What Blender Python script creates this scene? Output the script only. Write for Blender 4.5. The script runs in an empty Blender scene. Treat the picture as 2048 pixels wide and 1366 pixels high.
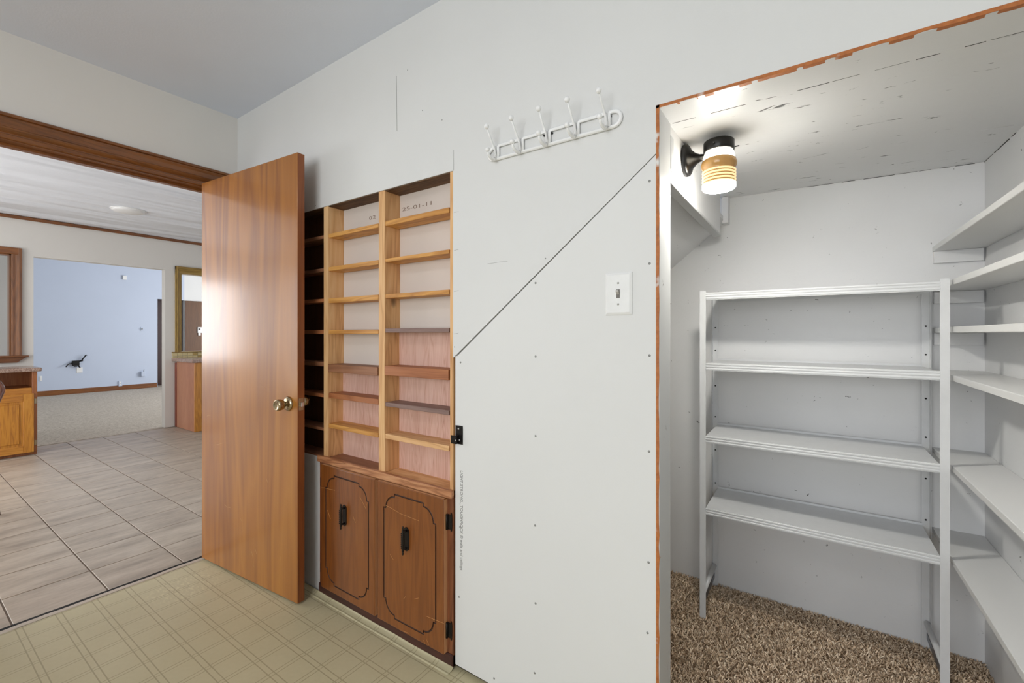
import bpy, bmesh, math, random
from mathutils import Vector, Matrix
random.seed(7)
S = bpy.context.scene
COL = S.collection

# ------------------------------------------------------------------ camera
W_PX, H_PX = 2048.0, 1366.0
CX, HY = 1024.0, 668.0                 # principal column and horizon row of the photograph
VP1, VP2 = -262.0, 1624.0              # vanishing points of the two wall directions
F = math.sqrt((CX - VP1) * (VP2 - CX))
TH = math.atan2(VP2 - CX, F)
EYE = 1.22
cs, sn = math.cos(TH), math.sin(TH)
cam_d = bpy.data.cameras.new('camera')
cam_d.sensor_width = 36.0
cam_d.lens = F / W_PX * 36.0
cam_d.shift_y = -(H_PX / 2 - HY) / W_PX
cam_d.clip_start = 0.02
cam = bpy.data.objects.new('camera', cam_d)
COL.objects.link(cam)
cam.location = (0, 0, EYE)
cam.rotation_euler = (math.pi / 2, 0, TH)
S.camera = cam

def ray(px, py):
    a = (px - CX) / F
    return Vector((cs * a - sn, sn * a + cs, (HY - py) / F))
EYEV = Vector((0, 0, EYE))
def onY(px, py, y): d = ray(px, py); return EYEV + d * (y / d.y)
def onX(px, py, x): d = ray(px, py); return EYEV + d * (x / d.x)
def onZ(px, py, z=0.0): d = ray(px, py); return EYEV + d * ((z - EYE) / d.z)

# ------------------------------------------------------------------ light, exposure
S.view_settings.view_transform = 'Standard'
S.view_settings.look = 'None'
S.view_settings.gamma = 1.0
S.view_settings.use_curve_mapping = False
S.view_settings.exposure = 0.0
wd = bpy.data.worlds.new('world'); S.world = wd; wd.use_nodes = True
bg = wd.node_tree.nodes['Background']
bg.inputs[0].default_value = (0.80, 0.88, 1.0, 1); bg.inputs[1].default_value = 1.0

def area(name, loc, rot, sx, sy, power, col=(1, 1, 1)):
    d = bpy.data.lights.new(name, 'AREA'); d.shape = 'RECTANGLE'
    d.size, d.size_y, d.energy, d.color = sx, sy, power, col
    o = bpy.data.objects.new(name, d); COL.objects.link(o)
    o.location, o.rotation_euler = loc, rot
    return o
R90 = math.pi / 2
# daylight just outside each window of the house
area('daylight_entry_window', (-0.45, -2.56, 1.50), (R90, 0, 0), 2.3, 1.4, 57, (0.965, 0.985, 1.0))
# added fill light below the entry ceiling, out of view, to brighten the floor
lp0 = bpy.data.lights.new('entry_fill_light', 'AREA'); lp0.shape = 'DISK'; lp0.size = 0.34; lp0.energy = 6; lp0.color = (1.0, 0.99, 0.97)
lp1 = bpy.data.objects.new('entry_fill_light', lp0); COL.objects.link(lp1); lp1.location = (-0.75, -0.55, 2.40)
area('daylight_dining_window', (-7.10, -1.25, 1.40), (R90, 0, -R90), 1.4, 1.2, 66, (0.97, 0.985, 1.0))
area('daylight_dining_side', (-4.9, -2.36, 1.25), (R90, 0, 0), 2.6, 1.9, 85, (0.97, 0.985, 1.0))
area('daylight_living_window', (-8.95, 6.66, 1.35), (-R90, 0, 0), 3.4, 1.6, 195, (0.98, 0.99, 1.0))

# ------------------------------------------------------------------ helpers
def link_mesh(name, bm, mat, parent=None, smooth=False, recalc=True):
    if recalc: bmesh.ops.recalc_face_normals(bm, faces=bm.faces)
    me = bpy.data.meshes.new(name); bm.to_mesh(me); bm.free()
    for m in (mat if isinstance(mat, (list, tuple)) else [mat]): me.materials.append(m)
    if smooth:
        for p in me.polygons: p.use_smooth = True
    o = bpy.data.objects.new(name, me); COL.objects.link(o)
    if parent: par(o, parent)
    return o
def world_loc(o):
    v = o.location.copy(); p = o.parent
    while p: v += p.location; p = p.parent
    return v
def par(o, p):
    o.parent = p
    if p.type == 'EMPTY' and p.parent is None:
        o.matrix_parent_inverse = Matrix.Translation(-p.location)
def empty(name, loc=(0, 0, 0)):
    o = bpy.data.objects.new(name, None); COL.objects.link(o); o.location = loc
    o.empty_display_size = 0.05
    return o
def tag(o, label=None, cat=None, group=None, kind=None):
    if label: o['label'] = label
    if cat: o['category'] = cat
    if group: o['group'] = group
    if kind: o['kind'] = kind
    return o
def thing(name, label, cat, loc=(0, 0, 0), group=None):
    return tag(empty(name, loc), label, cat, group)
def struct(o, label=None): return tag(o, label, kind='structure')
def add_box(bm, a, b, bev=0.0, seg=1):
    x0, y0, z0 = [min(a[i], b[i]) for i in range(3)]; x1, y1, z1 = [max(a[i], b[i]) for i in range(3)]
    t = bmesh.new()
    vs = [t.verts.new((x, y, z)) for x in (x0, x1) for y in (y0, y1) for z in (z0, z1)]
    for q in ((0, 1, 3, 2), (4, 6, 7, 5), (0, 4, 5, 1), (2, 3, 7, 6), (0, 2, 6, 4), (1, 5, 7, 3)): t.faces.new([vs[i] for i in q])
    if bev: bmesh.ops.bevel(t, geom=t.edges[:], offset=bev, segments=seg, affect='EDGES', profile=0.5)
    merge(bm, t)
def merge(bm, t):
    mp = {}
    for v in t.verts: mp[v] = bm.verts.new(v.co)
    for f in t.faces:
        try:
            nf = bm.faces.new([mp[v] for v in f.verts]); nf.material_index = f.material_index; nf.smooth = f.smooth
        except ValueError: pass
    t.free()
def box(name, a, b, mat, parent=None, bev=0.0, seg=1):
    bm = bmesh.new(); add_box(bm, a, b, bev, seg)
    return link_mesh(name, bm, mat, parent)
def boxes(name, lst, mat, parent=None, bev=0.0):
    bm = bmesh.new()
    for a, b in lst: add_box(bm, a, b, bev)
    return link_mesh(name, bm, mat, parent)
def add_prism(bm, pts, axis, a0, a1):
    """pts: 2D polygon in the plane across axis ('x': (y,z), 'y': (x,z), 'z': (x,y))"""
    def mk(p, a): return {'x': (a, p[0], p[1]), 'y': (p[0], a, p[1]), 'z': (p[0], p[1], a)}[axis]
    A = [bm.verts.new(mk(p, a0)) for p in pts]; B = [bm.verts.new(mk(p, a1)) for p in pts]
    n = len(pts)
    fs = [bm.faces.new(A), bm.faces.new(B[::-1])]
    for i in range(n): bm.faces.new((A[i], B[i], B[(i + 1) % n], A[(i + 1) % n]))
    return fs
def prism(name, pts, axis, a0, a1, mat, parent=None):
    bm = bmesh.new(); fs = add_prism(bm, pts, axis, a0, a1)
    bmesh.ops.triangulate(bm, faces=fs)
    return link_mesh(name, bm, mat, parent)
def add_tube(bm, pts, r, n=10, closed=False, cap=True):
    pts = [Vector(p) for p in pts]; N = len(pts); rings = []
    up = None
    for i, p in enumerate(pts):
        if closed: d = pts[(i + 1) % N] - pts[(i - 1) % N]
        else: d = pts[min(i + 1, N - 1)] - pts[max(i - 1, 0)]
        d.normalize()
        if up is None:
            up = Vector((0, 0, 1)) if abs(d.z) < 0.9 else Vector((1, 0, 0))
        u = (up - d * up.dot(d)).normalized(); v = d.cross(u); up = u
        rr = r[i] if isinstance(r, (list, tuple)) else r
        rings.append([bm.verts.new(p + (u * math.cos(2 * math.pi * k / n) + v * math.sin(2 * math.pi * k / n)) * rr) for k in range(n)])
    M = N if closed else N - 1
    for i in range(M):
        a, b = rings[i], rings[(i + 1) % N]
        for k in range(n):
            f = bm.faces.new((a[k], a[(k + 1) % n], b[(k + 1) % n], b[k])); f.smooth = True
    if cap and not closed:
        bm.faces.new(rings[0][::-1]); bm.faces.new(rings[-1])
def tube(name, pts, r, mat, parent=None, n=10, closed=False):
    bm = bmesh.new(); add_tube(bm, pts, r, n, closed)
    return link_mesh(name, bm, mat, parent)
def add_lathe(bm, prof, origin, axis, n=24, smooth=True):
    """prof: list of (radius, distance along axis)"""
    ax = Vector(axis).normalized(); t = Vector((0, 0, 1)) if abs(ax.z) < 0.9 else Vector((1, 0, 0))
    u = (t - ax * t.dot(ax)).normalized(); v = ax.cross(u); O = Vector(origin); rings = []
    for r, h in prof:
        c = O + ax * h
        if r < 1e-6: rings.append([bm.verts.new(c)])
        else: rings.append([bm.verts.new(c + (u * math.cos(2 * math.pi * k / n) + v * math.sin(2 * math.pi * k / n)) * r) for k in range(n)])
    for a, b in zip(rings, rings[1:]):
        for k in range(n):
            k2 = (k + 1) % n
            if len(a) == 1 and len(b) == 1: continue
            if len(a) == 1: f = bm.faces.new((a[0], b[k], b[k2]))
            elif len(b) == 1: f = bm.faces.new((a[k], a[k2], b[0]))
            else: f = bm.faces.new((a[k], a[k2], b[k2], b[k]))
            f.smooth = smooth
def lathe(name, prof, origin, axis, mat, parent=None, n=24, smooth=True):
    bm = bmesh.new(); add_lathe(bm, prof, origin, axis, n, smooth)
    return link_mesh(name, bm, mat, parent)
def add_ball(bm, c, r, n=14):
    add_lathe(bm, [(r * math.sin(math.pi * i / 8), -r * math.cos(math.pi * i / 8)) for i in range(9)], c, (0, 0, 1), n)

# ------------------------------------------------------------------ materials
def lin(c):
    return tuple(((v / 255) / 12.92 if v / 255 <= 0.04045 else ((v / 255 + 0.055) / 1.055) ** 2.4) for v in c) + (1,)
class NT:
    def __init__(s, name):
        s.m = bpy.data.materials.new(name); s.m.use_nodes = True
        s.t = s.m.node_tree; s.b = s.t.nodes['Principled BSDF']
        s.b.inputs['Roughness'].default_value = 0.6
    def n(s, typ, **kw):
        o = s.t.nodes.new(typ)
        for k, v in kw.items():
            if hasattr(o, k): setattr(o, k, v)
            else: o.inputs[k].default_value = v
        return o
    def l(s, a, b): s.t.links.new(a, b)
    def coord(s, scale=(1, 1, 1), loc=(0, 0, 0), kind='Object'):
        c = s.n('ShaderNodeTexCoord'); m = s.n('ShaderNodeMapping')
        m.inputs['Scale'].default_value = scale; m.inputs['Location'].default_value = loc
        s.l(c.outputs[kind], m.inputs[0]); return m.outputs[0]
    def noise(s, vec, scale, detail=4, rough=0.55, dist=0.0):
        o = s.n('ShaderNodeTexNoise'); o.inputs['Scale'].default_value = scale; o.inputs['Detail'].default_value = detail
        o.inputs['Roughness'].default_value = rough; o.inputs['Distortion'].default_value = dist
        s.l(vec, o.inputs['Vector']); return o.outputs['Fac']
    def math(s, op, a, b=None, clamp=False):
        o = s.n('ShaderNodeMath'); o.operation = op; o.use_clamp = clamp
        for i, v in enumerate((a, b)):
            if v is None: continue
            if isinstance(v, (int, float)): o.inputs[i].default_value = v
            else: s.l(v, o.inputs[i])
        return o.outputs[0]
    def ramp(s, fac, stops):
        o = s.n('ShaderNodeValToRGB'); e = o.color_ramp.elements
        while len(e) > 1: e.remove(e[-1])
        e[0].position, e[0].color = stops[0]
        for p, c in stops[1:]:
            k = e.new(p); k.color = c
        s.l(fac, o.inputs[0]); return o.outputs[0]
    def mix(s, fac, a, b, mode='MIX'):
        o = s.n('ShaderNodeMix'); o.data_type = 'RGBA'; o.blend_type = mode
        for i, v in ((0, fac), (6, a), (7, b)):
            if isinstance(v, (int, float)): o.inputs[i].default_value = v
            elif isinstance(v, tuple): o.inputs[i].default_value = v
            else: s.l(v, o.inputs[i])
        return o.outputs[2]
    def bump(s, h, strength=0.3, dist=0.005):
        o = s.n('ShaderNodeBump'); o.inputs['Strength'].default_value = strength; o.inputs['Distance'].default_value = dist
        s.l(h, o.inputs['Height']); s.l(o.outputs[0], s.b.inputs['Normal'])
    def col(s, c):
        if isinstance(c, tuple): s.b.inputs['Base Color'].default_value = c
        else: s.l(c, s.b.inputs['Base Color'])
    def set(s, **kw):
        for k, v in kw.items():
            s.b.inputs[k.replace('_', ' ')].default_value = v
        return s.m
def BW(v): return (v, v, v, 1)

def paint(name, rgb, rough=0.75, bscale=220, bstr=0.12, mottle=0.05, stretch=(1, 1, 1)):
    t = NT(name); c = lin(rgb)
    v = t.coord(stretch)
    n1 = t.noise(v, 1.7, 3)
    d = tuple(x * (1 - mottle * 2) for x in c[:3]) + (1,)
    t.col(t.mix(n1, d, c))
    t.bump(t.noise(v, bscale, 2), bstr, 0.0015)
    t.b.inputs['Roughness'].default_value = rough
    return t.m
def worn_paint(name, rgb, chip=(90, 90, 88), stretch=(1, 1, 1), amount=0.70, rough=0.45, scale=55):
    t = NT(name); c = lin(rgb); v = t.coord(stretch)
    n1 = t.noise(v, 2.2, 4)
    base = t.mix(n1, tuple(x * 0.88 for x in c[:3]) + (1,), c)
    sp = t.noise(v, scale, 6, 0.62, 0.6)
    msk = t.ramp(sp, [(0.0, BW(0)), (amount, BW(0)), (min(amount + 0.03, 1), BW(1))])
    t.col(t.mix(msk, base, lin(chip)))
    t.bump(t.noise(v, 45, 5, 0.6), 0.22, 0.002)
    t.b.inputs['Roughness'].default_value = rough
    return t.m
def wood(name, light, mid, dark, axis='z', scale=1.0, rough=0.5, streak=0.5, knots=False, coat=0.0, seed=0.0, fine=0.35):
    """grain runs along axis"""
    t = NT(name)
    st = {'x': (0.10, 1, 1), 'y': (1, 0.10, 1), 'z': (1, 1, 0.10)}[axis]
    v = t.coord(tuple(a * scale for a in st), (seed, seed * 1.7, seed * 0.6))
    warp = t.noise(v, 3.0, 3, 0.5)
    ring = t.noise(v, 16.0, 2, 0.5, 0.8)
    bands = t.math('FRACT', t.math('MULTIPLY', ring, 7.0))
    bands = t.math('PINGPONG', t.math('MULTIPLY', ring, 9.0), 1.0)
    st2 = {'x': (0.03, 1, 1), 'y': (1, 0.03, 1), 'z': (1, 1, 0.03)}[axis]
    v2 = t.coord(tuple(a * scale for a in st2), (seed * 2, seed, seed))
    fib = t.noise(v2, 190, 3, 0.6)
    f = t.math('ADD', t.math('MULTIPLY', bands, 0.45 * streak), t.math('ADD', t.math('MULTIPLY', warp, 0.75), t.math('MULTIPLY', fib, fine)))
    f = t.math('SUBTRACT', f, 0.28 + 0.1 * streak)
    c = t.ramp(f, [(0.0, lin(dark)), (0.38, lin(mid)), (0.75, lin(light)), (1.0, lin(light))])
    if knots:
        kv = t.coord({'x': (0.55, 1, 1), 'y': (1, 0.55, 1), 'z': (1, 1, 0.55)}[axis], (seed * 3, 0.3, 0.1))
        vo = t.n('ShaderNodeTexVoronoi'); vo.inputs['Scale'].default_value = 5.5
        t.l(kv, vo.inputs['Vector'])
        k = t.ramp(vo.outputs['Distance'], [(0.0, BW(1)), (0.055, BW(0.8)), (0.11, BW(0))])
        c = t.mix(t.math('MULTIPLY', k, 0.8), c, lin(tuple(int(x * 0.35) for x in dark)))
    t.col(c)
    t.bump(fib, 0.10, 0.001)
    t.b.inputs['Roughness'].default_value = rough
    if coat:
        t.b.inputs['Coat Weight'].default_value = coat; t.b.inputs['Coat Roughness'].default_value = 0.16
    return t.m
def plain(name, rgb, rough=0.5, metal=0.0, **kw):
    t = NT(name); c = lin(rgb)
    n1 = t.noise(t.coord(), 30, 3)
    t.col(t.mix(n1, tuple(x * 0.9 for x in c[:3]) + (1,), c))
    t.b.inputs['Roughness'].default_value = rough; t.b.inputs['Metallic'].default_value = metal
    for k, v in kw.items(): t.b.inputs[k.replace('_', ' ')].default_value = v
    return t.m

M = {}
M['wall'] = paint('wall_paint', (228, 228, 226))
M['wall_left'] = paint('wall_paint_left', (230, 227, 222))
M['panel'] = paint('drywall_panel_paint', (229, 229, 227), 0.7, 160, 0.08, 0.03)
M['ceil'] = paint('ceiling_paint', (230, 236, 248), 0.85, 130, 0.25)
M['dceil'] = paint('dining_ceiling_paint', (232, 236, 242), 0.6, 90, 0.2)
t = NT('dining_ceiling_wavy'); n1 = t.noise(t.coord((1.6, 0.22, 1)), 1.6, 2); n2 = t.noise(t.coord(), 90, 2)
t.col(lin((232, 236, 242))); bp_ = t.n('ShaderNodeBump'); bp_.inputs['Strength'].default_value = 1.0; bp_.inputs['Distance'].default_value = 0.22; t.l(t.math('ADD', n1, t.math('MULTIPLY', n2, 0.004)), bp_.inputs['Height']); t.l(bp_.outputs[0], t.b.inputs['Normal']); t.b.inputs['Roughness'].default_value = 0.45; M['dceil_wavy'] = t.m
M['dwall'] = paint('dining_wall_paint', (226, 222, 215))
M['blue'] = paint('blue_wall_paint', (196, 206, 224), 0.8, 200, 0.1, 0.03)
M['closet'] = worn_paint('closet_wall_paint', (232, 232, 232), (90, 90, 88), (1, 1, 1), 0.69, 0.6, 44)
M['closet_ceil'] = worn_paint('closet_ceiling_paint', (226, 226, 226), (80, 80, 78), (0.35, 1.3, 1), 0.655, 0.35, 34)
M['jamb'] = worn_paint('jamb_paint', (205, 206, 206), (120, 118, 112), (1, 1, 0.4), 0.68, 0.5, 45)
M['shelf_paint'] = worn_paint('shelf_white_paint', (224, 224, 223), (120, 120, 118), (1, 0.15, 1), 0.74, 0.5, 60)
M['steel'] = plain('painted_steel', (222, 223, 224), 0.38)
M['bare_steel'] = plain('scuffed_steel', (120, 125, 132), 0.35, 0.7)
M['door'] = wood('door_veneer', (190, 130, 46), (164, 102, 30), (110, 56, 12), 'z', 0.34, 0.50, 0.55, False, 0.52, 3.1, 0.22)
M['door_edge'] = wood('door_edge_wood', (162, 96, 46), (142, 78, 36), (106, 54, 24), 'z', 1, 0.45, 0.4, False, 0.2, 1.0)
M['casing'] = wood('casing_wood', (152, 98, 48), (130, 78, 34), (82, 44, 18), 'y', 1.2, 0.32, 0.5, False, 0.4, 2.0)
M['casing_x'] = wood('casing_wood_x', (152, 98, 48), (130, 78, 34), (82, 44, 18), 'x', 1.2, 0.32, 0.5, False, 0.4, 2.0)
M['casing_z'] = wood('casing_wood_upright', (150, 98, 48), (126, 76, 32), (78, 44, 18), 'z', 1.2, 0.32, 0.5, False, 0.4, 2.0)
M['pine'] = wood('pine_upright', (238, 200, 150), (224, 176, 122), (176, 118, 68), 'z', 1.2, 0.6, 0.6, True, 0, 5.0)
M['pine_x'] = wood('pine_shelf', (230, 178, 108), (214, 156, 82), (168, 108, 48), 'x', 1.2, 0.55, 0.7, True, 0, 7.0)
M['pine_x2'] = wood('pale_pine_shelf', (236, 194, 146), (222, 174, 122), (184, 128, 78), 'x', 1.2, 0.6, 0.7, False, 0, 9.0)
M['brown_x'] = wood('brown_shelf', (164, 116, 84), (146, 98, 68), (104, 66, 44), 'x', 1.2, 0.55, 0.6, False, 0, 4.0)
M['redbrown_x'] = wood('redbrown_shelf', (184, 122, 78), (166, 102, 62), (116, 66, 38), 'x', 1.2, 0.5, 0.6, False, 0, 6.0)
M['grey_x'] = wood('grey_stained_shelf', (152, 126, 116), (132, 106, 98), (96, 74, 68), 'x', 1.2, 0.55, 0.5, False, 0, 8.0)
M['dark_top'] = wood('dark_top_board', (120, 88, 54), (96, 66, 38), (56, 36, 20), 'x', 2.0, 0.7, 0.9, False, 0, 3.0)
M['ply'] = wood('red_plywood_back', (222, 184, 168), (208, 164, 146), (150, 92, 76), 'z', 2.4, 0.75, 0.75, False, 0, 2.0, 0.7)
M['board_back'] = paint('paper_faced_back_board', (226, 214, 204), 0.9, 260, 0.05, 0.06)
M['cab'] = wood('stained_cabinet_wood', (158, 98, 42), (136, 78, 32), (98, 50, 20), 'z', 1.0, 0.34, 0.4, False, 0.35, 1.5, 0.25)
M['cab_frame'] = wood('stained_frame_wood', (152, 96, 62), (126, 74, 46), (76, 40, 24), 'z', 1.6, 0.4, 0.8, False, 0.2, 4.5)
M['cab_frame_x'] = wood('stained_rail_wood', (206, 154, 112), (184, 126, 86), (116, 66, 38), 'x', 1.8, 0.45, 1.0, True, 0.1, 2.5)
M['cab_dark'] = wood('dark_toe_wood', (86, 46, 36), (66, 34, 28), (40, 20, 18), 'x', 1.2, 0.5, 0.5, False, 0, 2.5)
M['groove'] = plain('groove_stain', (62, 34, 20), 0.5)
M['raw_edge'] = plain('raw_wood_edge', (206, 150, 104), 0.6)
M['black_iron'] = plain('blackened_iron', (44, 38, 34), 0.42, 0.6)
M['black_metal'] = plain('black_metal', (20, 18, 18), 0.35, 0.3)
M['brass'] = plain('antique_brass', (176, 158, 128), 0.22, 1.0)
M['chrome'] = plain('bright_latch_metal', (225, 220, 214), 0.18, 1.0)
M['white_enamel'] = plain('white_enamel', (250, 250, 249), 0.25)
M['white_plastic'] = plain('white_plastic', (240, 240, 238), 0.35)
M['toggle'] = plain('grey_toggle', (196, 192, 184), 0.4)
M['nail'] = plain('nail_head', (150, 150, 146), 0.5, 0.2)
M['dark'] = plain('gap_shade', (22, 20, 18), 0.9)  # near-black, puts the shade of gaps and holes into colour
M['screw'] = plain('screw_steel', (180, 178, 172), 0.3, 0.9)
M['ink'] = plain('printed_ink', (128, 126, 122), 0.8)
M['stamp'] = plain('stamp_ink', (150, 128, 112), 0.9)
M['sash_white'] = plain('white_window_frame', (232, 232, 230), 0.4)

# fibreboard edge with ragged paint
t = NT('raw_fibre_edge'); v = t.coord((1, 1, 1)); n1 = t.noise(v, 90, 5); n2 = t.noise(v, 9, 4)
c = t.mix(n1, lin((140, 72, 26)), lin((206, 128, 64)))
t.col(t.mix(t.ramp(n2, [(0, BW(0)), (0.60, BW(0)), (0.66, BW(1))]), c, lin((226, 224, 220)))); t.bump(n1, 0.4, 0.002); M['fibre'] = t.m

# vinyl floor: printed plaid of double lines
t = NT('plaid_vinyl'); tc = t.n('ShaderNodeTexCoord'); sp = t.n('ShaderNodeSeparateXYZ'); t.l(tc.outputs['Object'], sp.inputs[0])
def dbl(co, off, per, gap, w):
    fr = t.math('FRACT', t.math('DIVIDE', t.math('ADD', co, 50 * per - off + per / 2), per))
    d = t.math('MULTIPLY', t.math('ABSOLUTE', t.math('SUBTRACT', fr, 0.5)), per)
    e = t.math('ABSOLUTE', t.math('SUBTRACT', d, gap / 2))
    return t.math('LESS_THAN', e, w), t.math('LESS_THAN', d, gap / 2)
lx, bx_ = dbl(sp.outputs[0], -2.605, 0.1118, 0.016, 0.0017)
ly, by_ = dbl(sp.outputs[1], 0.350, 0.1162, 0.0195, 0.0019)
v = t.coord(); n1 = t.noise(v, 2.0, 4); n2 = t.noise(v, 60, 3)
base = t.mix(n1, lin((190, 179, 142)), lin((212, 203, 170)))
base = t.mix(t.math('MULTIPLY', n2, 0.35), base, lin((176, 164, 126)))
band = t.math('MAXIMUM', bx_, by_); line = t.math('MAXIMUM', lx, ly)
base = t.mix(t.math('MULTIPLY', band, 0.06), base, lin((206, 196, 162)))
wp = t.n('ShaderNodeVectorMath'); wp.operation = 'DISTANCE'; t.l(tc.outputs['Object'], wp.inputs[0]); wp.inputs[1].default_value = (-2.50, 0.86, 0)
rub = t.math('MULTIPLY', t.ramp(wp.outputs['Value'], [(0, BW(1)), (0.10, BW(0.8)), (0.17, BW(0))]), t.ramp(t.noise(t.coord((1, 2.4, 1)), 38, 4), [(0, BW(0)), (0.50, BW(0)), (0.62, BW(1))]))
base = t.mix(t.math('MULTIPLY', rub, 0.6), base, lin((222, 214, 176)))
t.col(t.mix(t.math('MULTIPLY', line, 0.46), base, lin((120, 104, 70))))
t.bump(n2, 0.08, 0.001); t.b.inputs['Roughness'].default_value = 0.42; M['vinyl'] = t.m

# ceramic floor tile
t = NT('stone_floor_tile'); oi = t.n('ShaderNodeObjectInfo')
off = t.n('ShaderNodeCombineXYZ'); t.l(t.math('MULTIPLY', oi.outputs['Random'], 37.0), off.inputs[0]); t.l(t.math('MULTIPLY', oi.outputs['Random'], 91.0), off.inputs[1])
va = t.n('ShaderNodeVectorMath'); va.operation = 'ADD'; t.l(t.coord((1.9, 0.5, 1)), va.inputs[0]); t.l(off.outputs[0], va.inputs[1])
n1 = t.noise(va.outputs[0], 5.0, 5, 0.62); n2 = t.noise(va.outputs[0], 26, 4)
c = t.ramp(n1, [(0.25, lin((146, 133, 120))), (0.5, lin((180, 165, 148))), (0.75, lin((200, 186, 170)))])
c = t.mix(t.math('MULTIPLY', t.math('SUBTRACT', 0.55, n2, True), 0.9), c, lin((120, 106, 94)))
t.col(c); t.bump(n2, 0.06, 0.001); t.b.inputs['Roughness'].default_value = 0.42; M['tile'] = t.m
M['grout'] = plain('dark_grout', (112, 96, 82), 0.9)

def carpet_mat(name, a, b, sc):
    t = NT(name); v = t.coord(); n1 = t.noise(v, sc, 4, 0.7); n2 = t.noise(v, 6, 3)
    c = t.mix(n1, lin(a), lin(b)); t.col(t.mix(t.math('MULTIPLY', n2, 0.35), c, lin(a)))
    t.bump(n1, 0.9, 0.012); t.b.inputs['Roughness'].default_value = 1.0
    t.b.inputs['Specular IOR Level'].default_value = 0.05
    return t.m
M['carpet_living'] = carpet_mat('beige_carpet', (140, 128, 114), (236, 228, 216), 24)
M['carpet_base'] = carpet_mat('taupe_carpet_base', (120, 98, 76), (176, 150, 124), 160)
t = NT('taupe_carpet_tuft'); gi = t.n('ShaderNodeNewGeometry')
rr = t.ramp(gi.outputs['Random Per Island'], [(0, lin((162, 138, 112))), (0.5, lin((222, 197, 168))), (1, lin((248, 230, 206)))])
t.col(rr); t.b.inputs['Roughness'].default_value = 1.0; t.b.inputs['Specular IOR Level'].default_value = 0.05; M['tuft'] = t.m

t = NT('granite_counter'); v = t.coord(); n1 = t.noise(v, 160, 4, 0.7)
t.col(t.ramp(n1, [(0.3, lin((90, 66, 56))), (0.5, lin((160, 130, 114))), (0.68, lin((206, 190, 176)))])); t.set(Roughness=0.2); M['granite'] = t.m
M['oak'] = wood('golden_oak', (214, 152, 58), (196, 130, 42), (150, 88, 24), 'z', 1.5, 0.38, 0.7, False, 0.3, 2.2)
M['oak_y'] = wood('golden_oak_rail', (210, 146, 58), (190, 124, 42), (146, 84, 24), 'y', 1.5, 0.38, 0.7, False, 0.3, 3.2)
M['oak_brown'] = wood('brown_oak', (176, 114, 66), (154, 92, 50), (110, 60, 30), 'z', 1.4, 0.42, 0.6, False, 0.1, 4.2)
M['end_panel'] = wood('pinkish_end_panel', (200, 148, 116), (184, 128, 98), (150, 94, 68), 'z', 1.4, 0.45, 0.3, False, 0.1, 4.7)
M['red_wood'] = wood('red_stained_wood', (150, 70, 34), (122, 50, 24), (70, 26, 14), 'z', 1.4, 0.4, 0.4, False, 0.2, 1.7)
M['gilt'] = wood('gilt_moulding', (196, 166, 96), (168, 136, 66), (110, 84, 36), 'z', 1.4, 0.35, 0.4, False, 0.2, 1.2)
M['gilt_y'] = wood('gilt_moulding_rail', (196, 166, 96), (168, 136, 66), (110, 84, 36), 'y', 1.4, 0.35, 0.4, False, 0.2, 1.2)
M['brown_panel'] = wood('brown_wall_panel', (122, 84, 48), (100, 66, 36), (74, 46, 24), 'z', 0.8, 0.5, 0.3, False, 0.0, 6.2)
M['mahogany'] = wood('dark_mahogany', (84, 34, 22), (62, 22, 14), (34, 12, 8), 'z', 1.0, 0.35, 0.4, False, 0.2, 3.3)
M['tile_yellow'] = plain('cream_mosaic_tile', (222, 204, 152), 0.35)
M['tile_gold'] = plain('ochre_mosaic_tile', (188, 160, 92), 0.35)
M['chair_wood'] = wood('glossy_chair_wood', (156, 92, 48), (120, 62, 30), (70, 32, 14), 'z', 1.2, 0.15, 0.5, False, 0.8, 2.8)
M['seat_fabric'] = plain('chair_seat_fabric', (190, 150, 128), 0.8)
M['bulb_bottom'] = None

# ================================================================== STRUCTURE
W1 = 1.205        # face of the wall with the bookcase, hooks and closet
W2 = -2.75        # face of the wall with the doorway
CE = 2.468        # ceiling
WT = 0.11         # wall thickness
XR = 1.9; YB = -2.4
def P1(px, py, d=0.0):
    """photo pixel to a point on the bookcase wall, d metres in front of it"""
    return onY(px, py, W1 - d)

# ---- entry floor and ceiling
fl = struct(box('floor', (W2 + 0.03, YB, -0.03), (XR, W1 + 0.02, 0.0), M['vinyl']))
ce = struct(box('ceiling', (W2 - 0.12, YB, CE), (XR, W1 + 0.11, CE + 0.05), M['ceil']))
# upturned vinyl edge along the base cabinet
bm = bmesh.new(); prof = []
for i in range(7):
    a = i / 6 * R90
    prof.append((W1 - 0.040 + 0.029 * math.sin(a) , 0.0012 + 0.010 * (1 - math.cos(a))))
x0c, x1c = W2 + 0.42, -1.075; rows = []
for (y, z) in prof: rows.append([bm.verts.new((x0c + (x1c - x0c) * k / 12, y, z + 0.0012 * math.sin(k * 2.3))) for k in range(13)])
for a, b in zip(rows, rows[1:]):
    for k in range(12):
        f = bm.faces.new((a[k], a[k + 1], b[k + 1], b[k])); f.smooth = True
cv = link_mesh('vinyl_edge', bm, M['vinyl'], fl, recalc=False)
sm = cv.modifiers.new('thick', 'SOLIDIFY'); sm.thickness = 0.002

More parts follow.
